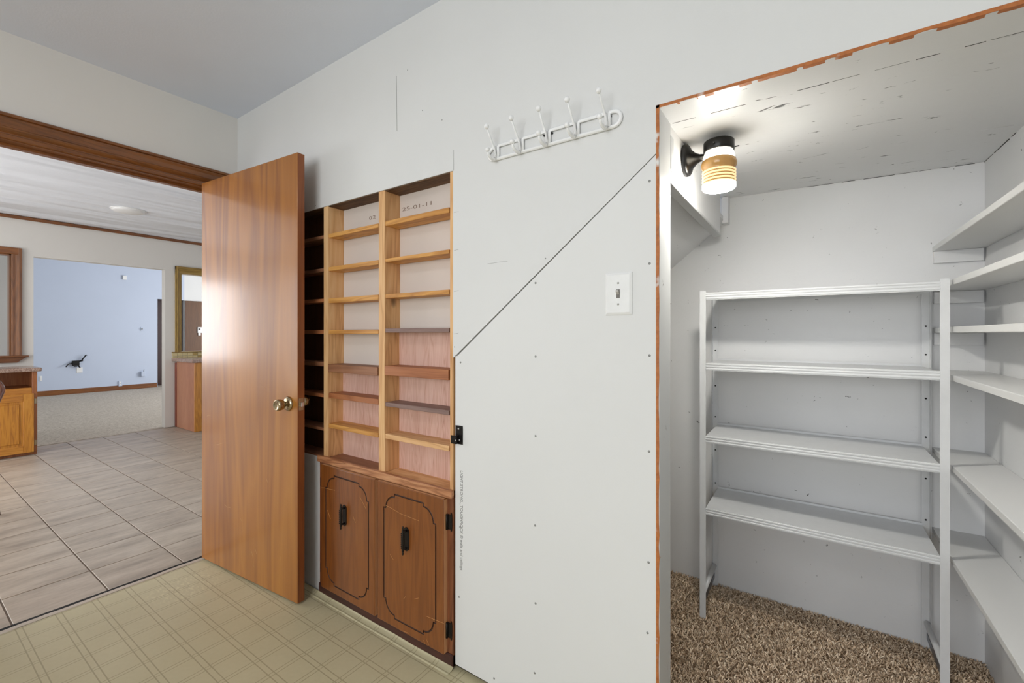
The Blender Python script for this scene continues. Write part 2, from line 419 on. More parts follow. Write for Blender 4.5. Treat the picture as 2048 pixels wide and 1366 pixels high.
# ---- bookcase wall
wf = struct(empty('wall_front', (0, W1, 0)))
XBL, XBR = -2.30, P1(906, 600).x            # bookcase recess
ZBT = P1(907.5, 341).z
ZBB = P1(641, 909).z
XCL = P1(641, 1000).x; XCR = P1(908, 1000).x
XO = P1(1312, 800).x                         # closet opening, drywall edge
ZO = P1(1313, 211).z
XOR = 0.54
dA, dB = P1(912, 710), P1(1312, 308)         # diagonal seam
YB1 = W1 + WT
pn = XCR + 0.006
up = bmesh.new()
add_box(up, (W2, W1, 0.0), (XBL, YB1, ZBT))                        # left of the recess, behind the door
add_box(up, (XBL, W1, 0.0), (XCL - 0.001, YB1, ZBB - 0.012))       # white piece under the left bay
add_box(up, (W2, W1, ZBT), (XBR, YB1, CE))                          # above the recess
add_box(up, (XO, W1, ZO), (XOR, YB1, CE))                           # above the closet opening
add_box(up, (XOR, W1, 0.0), (XR, YB1, CE))                          # right of the closet
fs = add_prism(up, [(XBR, dA.z - 0.01), (dA.x + 0.003, dA.z + 0.002), (XO, dB.z + 0.002), (XO, CE), (XBR, CE)], 'y', W1, W1 + 0.014)
upo = link_mesh('drywall_panel', up, M['wall'], wf)
lo = prism('drywall_panel', [(pn, 0.017), (XO, 0.012), (XO, dB.z - 0.0015), (dA.x + 0.006, dA.z - 0.003), (pn, dA.z - 0.004)], 'y', W1 + 0.0005, W1 + 0.013, M['panel'], wf)
core = box('void_shade_core', (XBR + 0.002, W1 + 0.0145, 0.0), (XO + 0.004, YB1, CE - 0.002), M['dark'], wf)  # solid block coloured near-black as the shaded void behind seam and floor gap

nm = bmesh.new(); add_lathe(nm, [(0.0, -0.0004), (0.0037, -0.0004), (0.0030, 0.0008), (0.0, 0.0010)], (0, 0, 0), (0, -1, 0), 10)
nail_me = bpy.data.meshes.new('nail'); nm.to_mesh(nail_me); nm.free(); nail_me.materials.append(M['nail'])
def nail(px, py, parent, s=1.0, y=None):
    p = P1(px, py) if y is None else onY(px, py, y)
    o = bpy.data.objects.new('nail', nail_me); COL.objects.link(o); o.parent = parent
    base = Vector((0, W1, 0))
    o.location = p - base if parent in (upo, lo) else p
    o.location = Vector((p.x, p.y, p.z))
    o.scale = (s, s, s)
    return o
for px, py in [(1071, 566), (1071, 713), (1071, 872), (1070, 1051), (1071, 1207), (1069, 1346), (1299, 362), (1299, 527), (1299, 711), (1298, 903), (1297, 1125), (1295, 1266), (918, 1194), (921, 725), (988, 1357), (920, 1054)]:
    nail(px, py, lo)
for px, py in [(909, 694), (1091, 517), (631, 411), (845, 221), (884, 240), (815, 140), (638, 1158)]:
    nail(px, py, upo, 0.7)
def crack(pts, parent, w=0.0011, mat=None):
    bm = bmesh.new(); q = [P1(a, b, 0.0004) for a, b in pts]; add_tube(bm, q, w / 2, 5)
    return link_mesh('crack', bm, mat or M['ink'], parent)
crack([(793, 152), (793.5, 205), (794, 262)], upo, 0.0012)
crack([(907, 300), (907.3, 341)], upo, 0.001)
for y0 in (425, 501, 583, 668): crack([(908, y0), (917, y0 - 2)], upo, 0.0008)
crack([(975, 528), (1000, 524), (1015, 523)], upo, 0.0007)

def text_mesh(name, body, size, mat, parent, mtx, xs=1.0):
    cu = bpy.data.curves.new(name, 'FONT'); cu.body = body; cu.size = size; cu.extrude = 0.0002
    cu.align_x = 'LEFT'
    tmp = bpy.data.objects.new('tmp', cu); COL.objects.link(tmp)
    dg = bpy.context.evaluated_depsgraph_get()
    me = bpy.data.meshes.new_from_object(tmp.evaluated_get(dg))
    w = max(v.co.x for v in me.vertices)
    bpy.data.objects.remove(tmp)
    me.transform(mtx(w)); me.materials.clear(); me.materials.append(mat)
    o = bpy.data.objects.new(name, me); COL.objects.link(o)
    if parent: par(o, parent)
    return o
# printed drywall legend, reading downwards
ta, tb = P1(922, 941), P1(919, 1139)
def leg_m(w):
    k = (ta.z - tb.z) / w
    # local x -> -z (down), local y -> +x, local z -> -y
    m = Matrix(((0, 1, 0, 0), (0, 0, -1, 0), (-1, 0, 0, 0), (0, 0, 0, 1)))
    return Matrix.Translation((ta.x - 0.003, W1 + 0.0003, ta.z)) @ m @ Matrix.Diagonal((k, 1, 1, 1))
text_mesh('printed_legend', 'LIGHT.STRONG._TOUGHROCK \u00ae walls and ceilings', 0.0165, M['ink'], lo, leg_m)

# closet opening: raw fibreboard edge and painted jamb
JX = P1(1319, 800).x; JT = ZO - 0.004
tr = struct(empty('trim_1', (XO, W1, 0)))
def ragged(name, pts_a, pts_b, y0, y1, mat):
    bm = bmesh.new(); n = len(pts_a); V = []
    for y in (y0, y1): V.append([[bm.verts.new((p[0], y, p[1])) for p in L] for L in (pts_a, pts_b)])
    for i in range(n - 1):
        bm.faces.new((V[0][0][i], V[0][0][i + 1], V[0][1][i + 1], V[0][1][i])); bm.faces.new((V[1][0][i], V[1][1][i], V[1][1][i + 1], V[1][0][i + 1]))
        bm.faces.new((V[0][0][i], V[1][0][i], V[1][0][i + 1], V[0][0][i + 1])); bm.faces.new((V[0][1][i], V[0][1][i + 1], V[1][1][i + 1], V[1][1][i]))
    return link_mesh(name, bm, mat, tr)
N = 60
la = [(XO + 0.0002, ZO * i / N) for i in range(N + 1)]
lb = [(JX - 0.0005 + random.uniform(-0.0018, 0.0006), ZO * i / N) for i in range(N + 1)]
ragged('raw_edge_strip', la, lb, W1 - 0.001, W1 + 0.012, M['fibre'])
ta_ = [(XO + (XOR - XO) * i / N, ZO - 0.0003) for i in range(N + 1)]
tb_ = [(XO + (XOR - XO) * i / N, ZO - 0.0085 + random.uniform(-0.0006, 0.0016)) for i in range(N + 1)]
ragged('raw_edge_strip', ta_, tb_, W1 - 0.001, W1 + 0.012, M['fibre'])
ZJ = ZO - 0.008
box('jamb_board', (XO + 0.003, W1 + 0.0005, 0.0), (JX, YB1 + 0.002, ZJ), M['jamb'], tr, 0.0008)
box('jamb_board', (XO + 0.003, W1 + 0.0005, ZJ), (XOR, YB1 + 0.002, ZJ + 0.0075), M['closet_ceil'], tr, 0.0008)
box('jamb_board', (XOR - 0.004, W1 + 0.0005, 0.0), (XOR + 0.002, YB1 + 0.002, ZJ), M['jamb'], tr)

# ---- doorway wall
HB = onX(0, 275, W2).z                         # underside of head casing
CT = onX(0, 224, W2).z
DYR = 1.072; DYL = 0.215                       # clear opening
wl = struct(empty('wall_left', (W2, 0, 0)))
boxes('plaster', [((W2 - 0.12, YB, 0), (W2, DYL - 0.02, CE)), ((W2 - 0.12, DYL - 0.02, HB + 0.02), (W2, DYR + 0.02, CE)), ((W2 - 0.12, DYR + 0.02, 0), (W2, W1 + WT, CE))], M['wall_left'], wl)
tm = struct(empty('trim_2', (W2, DYR, 0)), 'brown stained wood door casing around the doorway')
# head casing with a stepped profile
def casing_profile(w):  # (distance out of the wall, distance from inner edge)
    return [(0, 0), (0.008, 0.0), (0.010, 0.003), (0.010, 0.018), (0.004, 0.021), (0.004, 0.026), (0.012, 0.034), (0.016, 0.040), (0.018, 0.046), (0.014, 0.049), (0.016, 0.07), (0.020, w - 0.022), (0.015, w - 0.020), (0.015, w - 0.017), (0.023, w - 0.014), (0.023, w - 0.004), (0.018, w), (0, w)]
cw = CT - HB
bm = bmesh.new(); add_prism(bm, [(W2 + a, HB + b) for a, b in casing_profile(cw)], 'y', DYL - cw, DYR + cw)
# prism along y uses (x,z) pairs
link_mesh('head_casing', bm, M['casing'], tm)
for y0, sg in ((DYR, 1), (DYL, -1)):
    bm = bmesh.new(); add_prism(bm, [(W2 + a, y0 + sg * b) for a, b in casing_profile(cw)], 'z', 0.0, HB)
    link_mesh('side_casing', bm, M['casing_z'], tm)
box('head_jamb', (W2 - 0.121, DYL, HB - 0.004), (W2 + 0.001, DYR, HB + 0.018), M['casing'], tm)
box('side_jamb', (W2 - 0.121, DYR, 0), (W2 + 0.001, DYR + 0.018, HB), M['casing_z'], tm)
box('side_jamb', (W2 - 0.121, DYL - 0.018, 0), (W2 + 0.001, DYL, HB), M['casing_z'], tm)
box('door_stop', (W2 - 0.06, DYL, HB - 0.016), (W2 - 0.045, DYR, HB - 0.004), M['casing'], tm)
# threshold strip where tile meets vinyl
th = struct(empty('trim_3', (W2, 0.6, 0)))
bm = bmesh.new(); rows = []
for k in range(25):
    y = DYL + (DYR - DYL) * k / 24; w = 0.002 * math.sin(k * 0.9) + 0.0012 * math.sin(k * 2.7)
    rows.append([bm.verts.new((W2 + 0.012 + w, y, 0.0005)), bm.verts.new((W2 + 0.012 + w, y, 0.006)), bm.verts.new((W2 + 0.029 + w, y, 0.0035)), bm.verts.new((W2 + 0.031 + w, y, 0.0003))])
for a, b in zip(rows, rows[1:]):
    for k in range(3): bm.faces.new((a[k], a[k + 1], b[k + 1], b[k]))
link_mesh('vinyl_lip', bm, plain('pale_vinyl_lip', (205, 192, 176), 0.5), th)
box('threshold_gap', (W2 - 0.02, DYL, -0.02), (W2 + 0.031, DYR, 0.0004), M['dark'], th)

# ---- back and right walls of the entry (behind the camera), with a window
struct(box('wall_right', (XR, YB, 0), (XR + 0.1, W1 + WT, CE), M['wall']))
WX0, WX1, WZ0, WZ1 = -1.65, 0.75, 0.78, 2.22
struct(boxes('wall_back', [((W2, YB - 0.1, 0), (WX0, YB, CE)), ((WX1, YB - 0.1, 0), (XR, YB, CE)), ((WX0, YB - 0.1, 0), (WX1, YB, WZ0)), ((WX0, YB - 0.1, WZ1), (WX1, YB, CE))], M['wall']))
w1 = struct(empty('window_1', ((WX0 + WX1) / 2, YB, WZ0)))
boxes('window_frame', [((WX0, YB - 0.08, WZ0), (WX0 + 0.05, YB - 0.03, WZ1)), ((WX1 - 0.05, YB - 0.08, WZ0), (WX1, YB - 0.03, WZ1)), ((WX0 + 0.05, YB - 0.08, WZ0), (WX1 - 0.05, YB - 0.03, WZ0 + 0.05)), ((WX0 + 0.05, YB - 0.08, WZ1 - 0.05), (WX1 - 0.05, YB - 0.03, WZ1)), ((-0.48, YB - 0.08, WZ0 + 0.05), (-0.42, YB - 0.03, WZ1 - 0.05))], M['sash_white'], w1)

# ---- closet shell
CYB, CXR = 2.325, 0.527
CXL = -1.06
struct(box('wall_closet_back', (CXL - 0.05, CYB, 0), (CXR + 0.06, CYB + 0.06, 2.0), M['closet']))
struct(box('wall_closet_right', (CXR, YB1 + 0.002, 0), (CXR + 0.06, CYB, 2.0), M['closet']))
struct(box('wall_closet_left', (CXL - 0.05, YB1 + 0.001, 0), (CXL, CYB, 1.4), M['closet']))
cz = [(-0.36, YB1 + 0.002, ZJ + 0.002), (CXR, YB1 + 0.002, ZJ + 0.002), (CXR, CYB, 1.856), (-0.36, CYB, 1.872)]
bm = bmesh.new(); b0 = [bm.verts.new(p) for p in cz]; b1 = [bm.verts.new((p[0], p[1], p[2] + 0.02)) for p in cz]
bm.faces.new(b0); bm.faces.new(b1[::-1])
for i in range(4): bm.faces.new((b0[i], b1[i], b1[(i + 1) % 4], b0[(i + 1) % 4]))
cco = struct(link_mesh('ceiling_closet', bm, M['closet_ceil']))
s1, s2 = onY(1430, 462, CYB), onY(1340, 540, CYB)
sl = (s1.z - s2.z) / (s1.x - s2.x)
def zs(x): return s1.z + sl * (x - s1.x)
prism('ceiling_stair', [(CXL, zs(CXL)), (-0.347, zs(-0.347)), (-0.347, zs(-0.347) + 0.02), (CXL, zs(CXL) + 0.02)], 'y', YB1 + 0.001, CYB, M['closet'])
struct(bpy.data.objects['ceiling_stair'])
# board carrying the lamp
bx0 = -0.345
hb = struct(empty('trim_4', (bx0, 1.7, 1.67)), 'white painted board under the closet ceiling')
box('lamp_board', (bx0 - 0.02, YB1 + 0.003, 1.672), (bx0, 2.18, 1.856), M['closet'], hb, 0.002)
box('lower_batten', (bx0 - 0.03, YB1 + 0.003, 1.664), (bx0 + 0.004, 2.185, 1.674), M['jamb'], hb, 0.002)
box('wall_block', (-0.352, CYB - 0.05, 1.742), (-0.325, CYB - 0.0005, 1.868), M['closet'], hb, 0.002)
box('jamb_block', (bx0 - 0.004, YB1 + 0.002, 1.70), (bx0 + 0.006, YB1 + 0.035, 1.80), M['jamb'], hb, 0.002)

def line3(name, pts, rad, mat, parent):
    bm = bmesh.new(); add_tube(bm, pts, rad, 5); return link_mesh(name, bm, mat, parent)
def ccz(x, y):   # height of the closet ceiling
    k = (y - YB1 - 0.002) / (CYB - YB1 - 0.002); u = (x + 0.36) / (CXR + 0.36)
    return (ZJ + 0.002) * (1 - k) + (1.872 + (1.856 - 1.872) * u) * k
rc_ = random.Random(5)
crk = plain('paint_crack', (72, 72, 70), 0.9)
x = -0.335
while x < CXR - 0.03:                      # broken crack between head board and closet ceiling
    L = rc_.uniform(0.02, 0.09); line3('crack', [(x, YB1 + 0.004, ZJ + 0.0012), (min(x + L, CXR - 0.01), YB1 + 0.004, ZJ + 0.0012)], rc_.uniform(0.0006, 0.0014), crk, cco); x += L + rc_.uniform(0.0, 0.05)
x = -0.02
while x < CXR - 0.02:                      # and along the back wall
    L = rc_.uniform(0.03, 0.10); x2 = min(x + L, CXR - 0.004); line3('crack', [(x, CYB - 0.0008, ccz(x, CYB) - 0.0004), (x2, CYB - 0.0008, ccz(x2, CYB) - 0.0004)], rc_.uniform(0.0006, 0.0016), crk, cco); x = x2 + rc_.uniform(0.0, 0.04)
y = 2.02
while y < CYB - 0.01:
    L = rc_.uniform(0.02, 0.07); line3('crack', [(CXR - 0.0008, y, ccz(CXR, y) - 0.0004), (CXR - 0.0008, min(y + L, CYB), ccz(CXR, min(y + L, CYB)) - 0.0004)], rc_.uniform(0.0008, 0.0018), crk, cco); y += L + rc_.uniform(0, 0.03)
ys_ = onZ(1620, 320, 1.855).y
line3('paint_ridge', [(-0.30 + 0.08 * k, ys_ + 0.002 * math.sin(k * 1.9), ccz(-0.30 + 0.08 * k, ys_) - 0.0002) for k in range(11)], 0.0016, M['closet_ceil'], cco)
fc = struct(box('floor_closet', (CXL, W1 + 0.0202, -0.03), (CXR, CYB, 0.0), M['carpet_base']))
# pile: small upright tufts
def pile(name, x0, x1, y0, y1, n, hgt, wid, mat, parent):
    vs, fs = [], []
    rnd = random.Random(3)
    for i in range(n):
        x, y = rnd.uniform(x0, x1), rnd.uniform(y0, y1); a = rnd.uniform(0, 6.28); h = hgt * rnd.uniform(0.6, 1.2)
        dx, dy = math.cos(a) * wid, math.sin(a) * wid; lx_, ly_ = rnd.uniform(-1, 1) * h * 1.25, rnd.uniform(-1, 1) * h * 1.25
        k = len(vs)
        vs += [(x - dx, y - dy, -0.001), (x + dx, y + dy, -0.001), (x + dx * .8 + lx_, y + dy * .8 + ly_, h), (x - dx * .8 + lx_, y - dy * .8 + ly_, h)]
        fs.append((k, k + 1, k + 2, k + 3))
    me = bpy.data.meshes.new(name); me.from_pydata(vs, [], fs); me.materials.append(mat)
    o = bpy.data.objects.new(name, me); COL.objects.link(o); par(o, parent)
    return tag(o, kind='stuff')
pile('carpet_pile', CXL + 0.3, CXR - 0.003, W1 + 0.024, CYB - 0.003, 62000, 0.0105, 0.0022, M['tuft'], fc)

# ---- dining room
W3 = -6.93; DX0 = W2 - 0.12
DYB, DYF = -2.25, 4.0
fd = struct(box('floor_dining', (W3, DYB, -0.03), (W2 - 0.005, DYF, -0.003), M['grout']))
TP = 0.3045; tx0, ty0 = -2.767, 0.339
bm = bmesh.new(); add_box(bm, (-TP / 2 + 0.003, -TP / 2 + 0.003, -0.02), (TP / 2 - 0.003, TP / 2 - 0.003, 0.0), 0.0015)
bmesh.ops.recalc_face_normals(bm, faces=bm.faces)
tile_me = bpy.data.meshes.new('floor_tile'); bm.to_mesh(tile_me); bm.free(); tile_me.materials.append(M['tile'])
for i in range(14):
    for j in range(-7, 12):
        x = tx0 - TP * (i + 0.5); y = ty0 + TP * (j + 0.5)
        if y + TP / 2 > DYF or y - TP / 2 < DYB or x - TP / 2 < W3 - 0.11: continue
        o = bpy.data.objects.new('floor_tile', tile_me); COL.objects.link(o); o.parent = fd
        o.location = (x, y, 0.0); o.rotation_euler = (0, 0, random.choice((0, math.pi)))
struct(box('ceiling_dining', (W3 + 0.0, DYB, CE), (DX0, DYF, CE + 0.05), M['dceil_wavy']))
struct(box('wall_dining_back', (W3 - 0.12, DYF, 0), (DX0, DYF + 0.1, CE), M['dwall']))
struct(boxes('wall_dining_front', [((W3 - 0.12, DYB - 0.1, 0), (-6.2, DYB, CE)), ((-3.6, DYB - 0.1, 0), (DX0, DYB, CE)), ((-6.2, DYB - 0.1, 2.2), (-3.6, DYB, CE)), ((-6.2, DYB - 0.1, 0), (-3.6, DYB, 0.3))], M['dwall']))
# far wall of the dining room with the wide opening and two pass-throughs
oL = onX(67, 512, W3); oR_ = onX(330, 540, W3)
zoT = (oL.z + oR_.z) / 2
lp = [onX(22, 505, W3), onX(22, 712, W3)]            # left pass-through clear opening
rp = [onX(361, 552, W3), onX(361, 702, W3)]
LY1 = onX(22, 600, W3).y; LY0 = LY1 - 0.75; LZ0 = onX(20, 712, W3).z; LZ1 = onX(20, 508, W3).z
RY0 = onX(361, 600, W3).y; RY1 = RY0 + 0.95; RZ0 = onX(361, 703, W3).z; RZ1 = onX(365, 548, W3).z
w3 = struct(empty('wall_far', (W3, 1.5, 0)))
x0, x1 = W3 - 0.11, W3
pieces = [((x0, DYB, 0), (x1, -1.98, CE)), ((x0, -1.98, 0), (x1, -0.52, 0.78)), ((x0, -1.98, 2.03), (x1, -0.52, CE)), ((x0, -0.52, 0), (x1, LY0, CE)),
          ((x0, LY0, 0), (x1, LY1, LZ0)), ((x0, LY0, LZ1), (x1, LY1, CE)), ((x0, LY1, 0), (x1, oL.y, CE)),
          ((x0, oL.y, zoT), (x1, oR_.y, CE)), ((x0, oR_.y, 0), (x1, RY0, CE)), ((x0, RY0, 0), (x1, RY1, RZ0)), ((x0, RY0, RZ1), (x1, RY1, CE)), ((x0, RY1, 0), (x1, DYF, CE))]
boxes('plaster', pieces, M['dwall'], w3)
struct(box('wall_living_upper', (W3 - 0.11, -0.4, CE), (W3, 6.7, 3.25), M['wall']))
cr = struct(box('trim_5', (W3, DYB, CE - 0.035), (W3 + 0.03, DYF, CE - 0.0005), M['casing'], None, 0.006))
wn2 = struct(empty('window_2', (W3, -1.25, 0.78)))
boxes('window_frame', [((x0, -1.98, 0.78), (x1, -1.93, 2.03)), ((x0, -0.57, 0.78), (x1, -0.52, 2.03)), ((x0, -1.93, 0.78), (x1, -0.57, 0.83)), ((x0, -1.93, 1.98), (x1, -0.57, 2.03)), ((x0, -1.27, 0.83), (x1, -1.23, 1.98))], M['sash_white'], wn2)
wn3 = struct(empty('window_3', (-4.9, DYB, 0.3)))
boxes('window_frame', [((-6.2, DYB - 0.08, 0.3), (-6.14, DYB - 0.02, 2.2)), ((-3.66, DYB - 0.08, 0.3), (-3.6, DYB - 0.02, 2.2)), ((-6.14, DYB - 0.08, 2.14), (-3.66, DYB - 0.02, 2.2)), ((-6.14, DYB - 0.08, 0.3), (-3.66, DYB - 0.02, 0.36)), ((-4.93, DYB - 0.08, 0.36), (-4.87, DYB - 0.02, 2.14))], M['sash_white'], wn3)
# left pass-through: stained frame with sill
t6 = struct(empty('trim_6', (W3, LY1, LZ0)), 'brown stained wood frame with projecting sill around the pass-through')
FO = onX(44, 600, W3 + 0.02).y; fw = FO - LY1 + 0.0
zt = onX(35, 496, W3 + 0.02).z
fr_prof = [(0, 0), (0.012, 0), (0.016, 0.01), (0.014, 0.03), (0.022, 0.05), (0.024, fw - 0.03), (0.028, fw - 0.02), (0.026, fw), (0, fw)]
bm = bmesh.new(); add_prism(bm, [(W3 + a, LY1 + b) for a, b in fr_prof], 'z', LZ0, zt); link_mesh('side_casing', bm, M['casing_z'], t6)
bm = bmesh.new(); add_prism(bm, [(W3 + a, LY0 - b) for a, b in fr_prof], 'z', LZ0, zt); link_mesh('side_casing', bm, M['casing_z'], t6)
box('head_casing', (W3, LY0 - fw, LZ1), (W3 + 0.026, FO, zt), M['casing'], t6, 0.004)
box('jamb_lining', (x0, LY1 - 0.012, LZ0), (x1, LY1 + 0.001, LZ1), M['casing_z'], t6)
box('jamb_lining', (x0, LY0 - 0.001, LZ0), (x1, LY0 + 0.012, LZ1), M['casing_z'], t6)
box('jamb_lining', (x0, LY0, LZ1 - 0.012), (x1, LY1, LZ1 + 0.001), M['casing'], t6)
bm = bmesh.new(); add_box(bm, (x0 - 0.02, LY0 - fw - 0.05, LZ0 - 0.015), (W3 + 0.06, FO + 0.05, LZ0 + 0.004), 0.004)
add_prism(bm, [(LY0 - fw - 0.03, LZ0 - 0.016), (FO + 0.03, LZ0 - 0.016), (FO - 0.035, LZ0 - 0.07), (LY0 - fw + 0.035, LZ0 - 0.07)], 'x', W3, W3 + 0.03)
link_mesh('window_sill', bm, M['casing'], t6)
# right pass-through: gilt frame
t7 = struct(empty('trim_7', (W3, RY0, RZ0)), 'gilt moulded frame around the pass-through beside the blue room')
GO = onX(351, 600, W3 + 0.02).y; gw = RY0 - GO
gzt = onX(352, 532, W3 + 0.02).z
g_prof = [(0, 0), (0.01, 0), (0.014, 0.012), (0.010, 0.03), (0.024, 0.05), (0.028, gw - 0.025), (0.02, gw - 0.012), (0.026, gw), (0, gw)]
bm = bmesh.new(); add_prism(bm, [(W3 + a, RY0 - b) for a, b in g_prof], 'z', RZ0 - 0.005, gzt); link_mesh('side_casing', bm, M['gilt'], t7)
bm = bmesh.new(); add_prism(bm, [(W3 + a, RY1 + b) for a, b in g_prof], 'z', RZ0 - 0.005, gzt); link_mesh('side_casing', bm, M['gilt'], t7)
gh = gzt - RZ1
bm = bmesh.new(); add_prism(bm, [(W3 + a, RZ1 + b * gh / gw) for a, b in g_prof], 'y', GO, RY1 + gw); link_mesh('head_casing', bm, M['gilt_y'], t7)
box('jamb_lining', (x0, RY0 - 0.001, RZ0), (x1, RY0 + 0.012, RZ1), M['gilt'], t7)
# mosaic tiles below the gilt frame
bsT = RZ0 - 0.003; bsB = onX(345, 719, W3).z; BY0 = onX(343, 712, W3).y
box('gilt_edge', (W3, BY0, bsT - 0.012), (W3 + 0.02, RY1, bsT), M['gilt_y'], t7, 0.003)
k = 0; y = BY0 + 0.005
while y < RY1 - 0.05:
    for r_ in range(2):
        zt0 = bsT - 0.014 - r_ * (bsT - 0.014 - bsB) / 2
        box('mosaic_tile', (W3, y, zt0 - (bsT - 0.014 - bsB) / 2 + 0.003), (W3 + 0.012, y + 0.055, zt0), M['tile_gold'] if (k * 7 + r_ * 3) % 5 in (1, 3) and r_ == k % 2 else M['tile_yellow'], t7, 0.002)
    y += 0.058; k += 1

# ---- living room beyond
LXB = -12.4
struct(box('floor_living', (LXB - 0.6, -0.3, -0.03), (W3 - 0.0, 6.6, 0.004), M['carpet_living']))
CL = 3.2
struct(box('ceiling_living', (LXB - 0.6, -0.3, CL), (W3 - 0.11, 6.6, CL + 0.05), M['dceil']))
yE = onX(315, 680, LXB).y; zD = onX(320, 598, LXB).z; yP = yE + 0.52
bw = struct(empty('wall_blue', (LXB, 2, 0)))
boxes('plaster', [((LXB - 0.1, -0.3, 0), (LXB, yE, CL)), ((LXB - 0.1, yE, zD), (LXB, yP, CL))], M['blue'], bw)
zP = onX(380, 602, LXB).z
struct(box('wall_living_end', (LXB - 0.1, yP, 0), (LXB, 6.6, CL), M['wall']))
struct(box('baseboard_blue', (LXB, -0.3, 0.004), (LXB + 0.015, yE - 0.01, 0.105), M['casing'], None, 0.004))
struct(box('wall_living_front', (LXB - 0.6, -0.4, 0), (W3 - 0.11, -0.3, CL), M['wall']))
LW0, LW1 = -10.65, -7.25
struct(boxes('wall_living_back', [((LXB - 0.6, 6.6, 0), (LW0, 6.7, CL)), ((LW1, 6.6, 0), (W3 - 0.11, 6.7, CL)), ((LW0, 6.6, 0), (LW1, 6.7, 0.5)), ((LW0, 6.6, 2.2), (LW1, 6.7, CL))], M['wall']))
w4 = struct(empty('window_4', (-9.6, 6.6, 0.5)))
boxes('window_frame', [((LW0, 6.62, 0.5), (LW0 + 0.05, 6.68, 2.2)), ((LW1 - 0.05, 6.62, 0.5), (LW1, 6.68, 2.2)), ((-8.98, 6.62, 0.5), (-8.92, 6.68, 2.2))], M['sash_white'], w4)
struct(box('wall_hall', (-8.1, -0.3, 0), (-8.0, 1.13, CL), M['wall']))
d2 = struct(box('door_2', (LXB - 0.45, yE - 0.2, 0), (LXB - 0.40, yP + 0.3, zD + 0.2), M['mahogany']), 'dark mahogany door in the doorway of the blue wall')
struct(boxes('wall_doorway', [((LXB - 0.5, yE - 0.25, 0.004), (LXB - 0.1, yE - 0.15, CL)), ((LXB - 0.5, yP + 0.15, 0.004), (LXB - 0.1, yP + 0.25, CL))], M['mahogany']))
pw = struct(box('wall_panelled', (LXB, yP + 0.01, 0.004), (LXB + 0.03, 6.59, zP), M['brown_panel'], None, 0.003), 'brown wood panelling below a white wall, seen through the gilt frame')

# ================================================================== OBJECTS
# ---- open door
HX, HYY = W2 + 0.022, 1.016          # hinge edge of the slab, face towards the camera
fb = onZ(595, 1208, 0.010)
ang = math.atan2(fb.y - HYY, fb.x - HX)
DW = math.hypot(fb.x - HX, fb.y - HYY); DT = 0.035; DH = onY(597, 303.5, fb.y).z
door = struct(empty('door_1', (HX, HYY, 0.0)), 'open flush wooden door with honey brown veneer and a brass knob')
door.rotation_euler = (0, 0, ang)
def dpart(name, bm, mat, parent=door, smooth=False):
    o = link_mesh(name, bm, mat, None, smooth); o.parent = parent; return o
bm = bmesh.new(); add_box(bm, (0, 0, 0.010), (DW, DT, DH), 0.0012); dpart('door_slab', bm, M['door'])
bm = bmesh.new(); add_box(bm, (DW - 0.0005, 0.001, 0.011), (DW + 0.0008, DT - 0.001, DH - 0.001)); dpart('edge_band', bm, M['door_edge'])
# pale scratches in the varnish
def loc_door(px, py):
    a = math.cos(ang), math.sin(ang); d = ray(px, py)
    nrm = Vector((-a[1], a[0], 0)); tt = (Vector((HX, HYY, 0)) - EYEV).dot(nrm) / d.dot(nrm)
    p = EYEV + d * tt - Vector((HX, HYY, 0))
    return Vector((p.x * a[0] + p.y * a[1], 0, p.z))
KZ = loc_door(567, 806)
def knob(side):
    kn = empty('door_knob', (0, 0, 0)); kn.parent = door
    return kn
for side, yy in ((-1, 0.0), (1, DT)):
    ax = (0, side, 0)
    bm = bmesh.new()
    add_lathe(bm, [(0.0, 0), (0.032, 0), (0.0335, 0.003), (0.030, 0.008), (0.022, 0.012), (0.0, 0.0125)], (DW - 0.065, yy, KZ.z), ax, 28)
    ro = dpart('knob_rose', bm, M['brass'])
    bm = bmesh.new()
    add_lathe(bm, [(0.011, 0.010), (0.0115, 0.020), (0.019, 0.0255), (0.0245, 0.036), (0.0262, 0.046), (0.0250, 0.056), (0.0215, 0.0605), (0.019, 0.0595), (0.008, 0.053), (0.0, 0.053)], (DW - 0.065, yy, KZ.z), ax, 28)
    kb = dpart('knob', bm, M['brass'])
bm = bmesh.new(); add_box(bm, (DW, 0.006, KZ.z - 0.028), (DW + 0.0020, 0.029, KZ.z + 0.028), 0.0007); lp_ = dpart('latch_plate', bm, M['brass'])
bm = bmesh.new(); add_prism(bm, [(DW + 0.001, 0.011), (DW + 0.0125, 0.013), (DW + 0.0105, 0.024), (DW + 0.001, 0.025)], 'z', KZ.z - 0.009, KZ.z + 0.009)
dpart('latch_bolt', bm, M['chrome'], lp_)
for z_ in (0.25, 1.05, 1.83):
    bm = bmesh.new(); add_lathe(bm, [(0.0, -0.045), (0.006, -0.045), (0.006, 0.045), (0.0, 0.045)], (-0.006, DT + 0.003, z_), (0, 0, 1), 12)
    dpart('hinge', bm, M['brass'])
SCRM = plain('pale_scratch', (206, 160, 104), 0.6)
for pts in ([(449, 1009), (454, 1014), (461, 1016)], [(481, 1036), (484, 1044)], [(502, 1098), (506, 1115), (508, 1133)], [(511, 1098), (513, 1108)], [(520, 770), (532, 778)], [(430, 890), (448, 886)], [(533, 958), (536, 966)], [(414, 832), (424, 830)], [(560, 1112), (563, 1124)]):
    scr = bmesh.new(); q = [loc_door(a, b) + Vector((0, -0.0001, 0)) for a, b in pts]; add_tube(scr, q, 0.0005, 4); dpart('scratch', scr, SCRM)

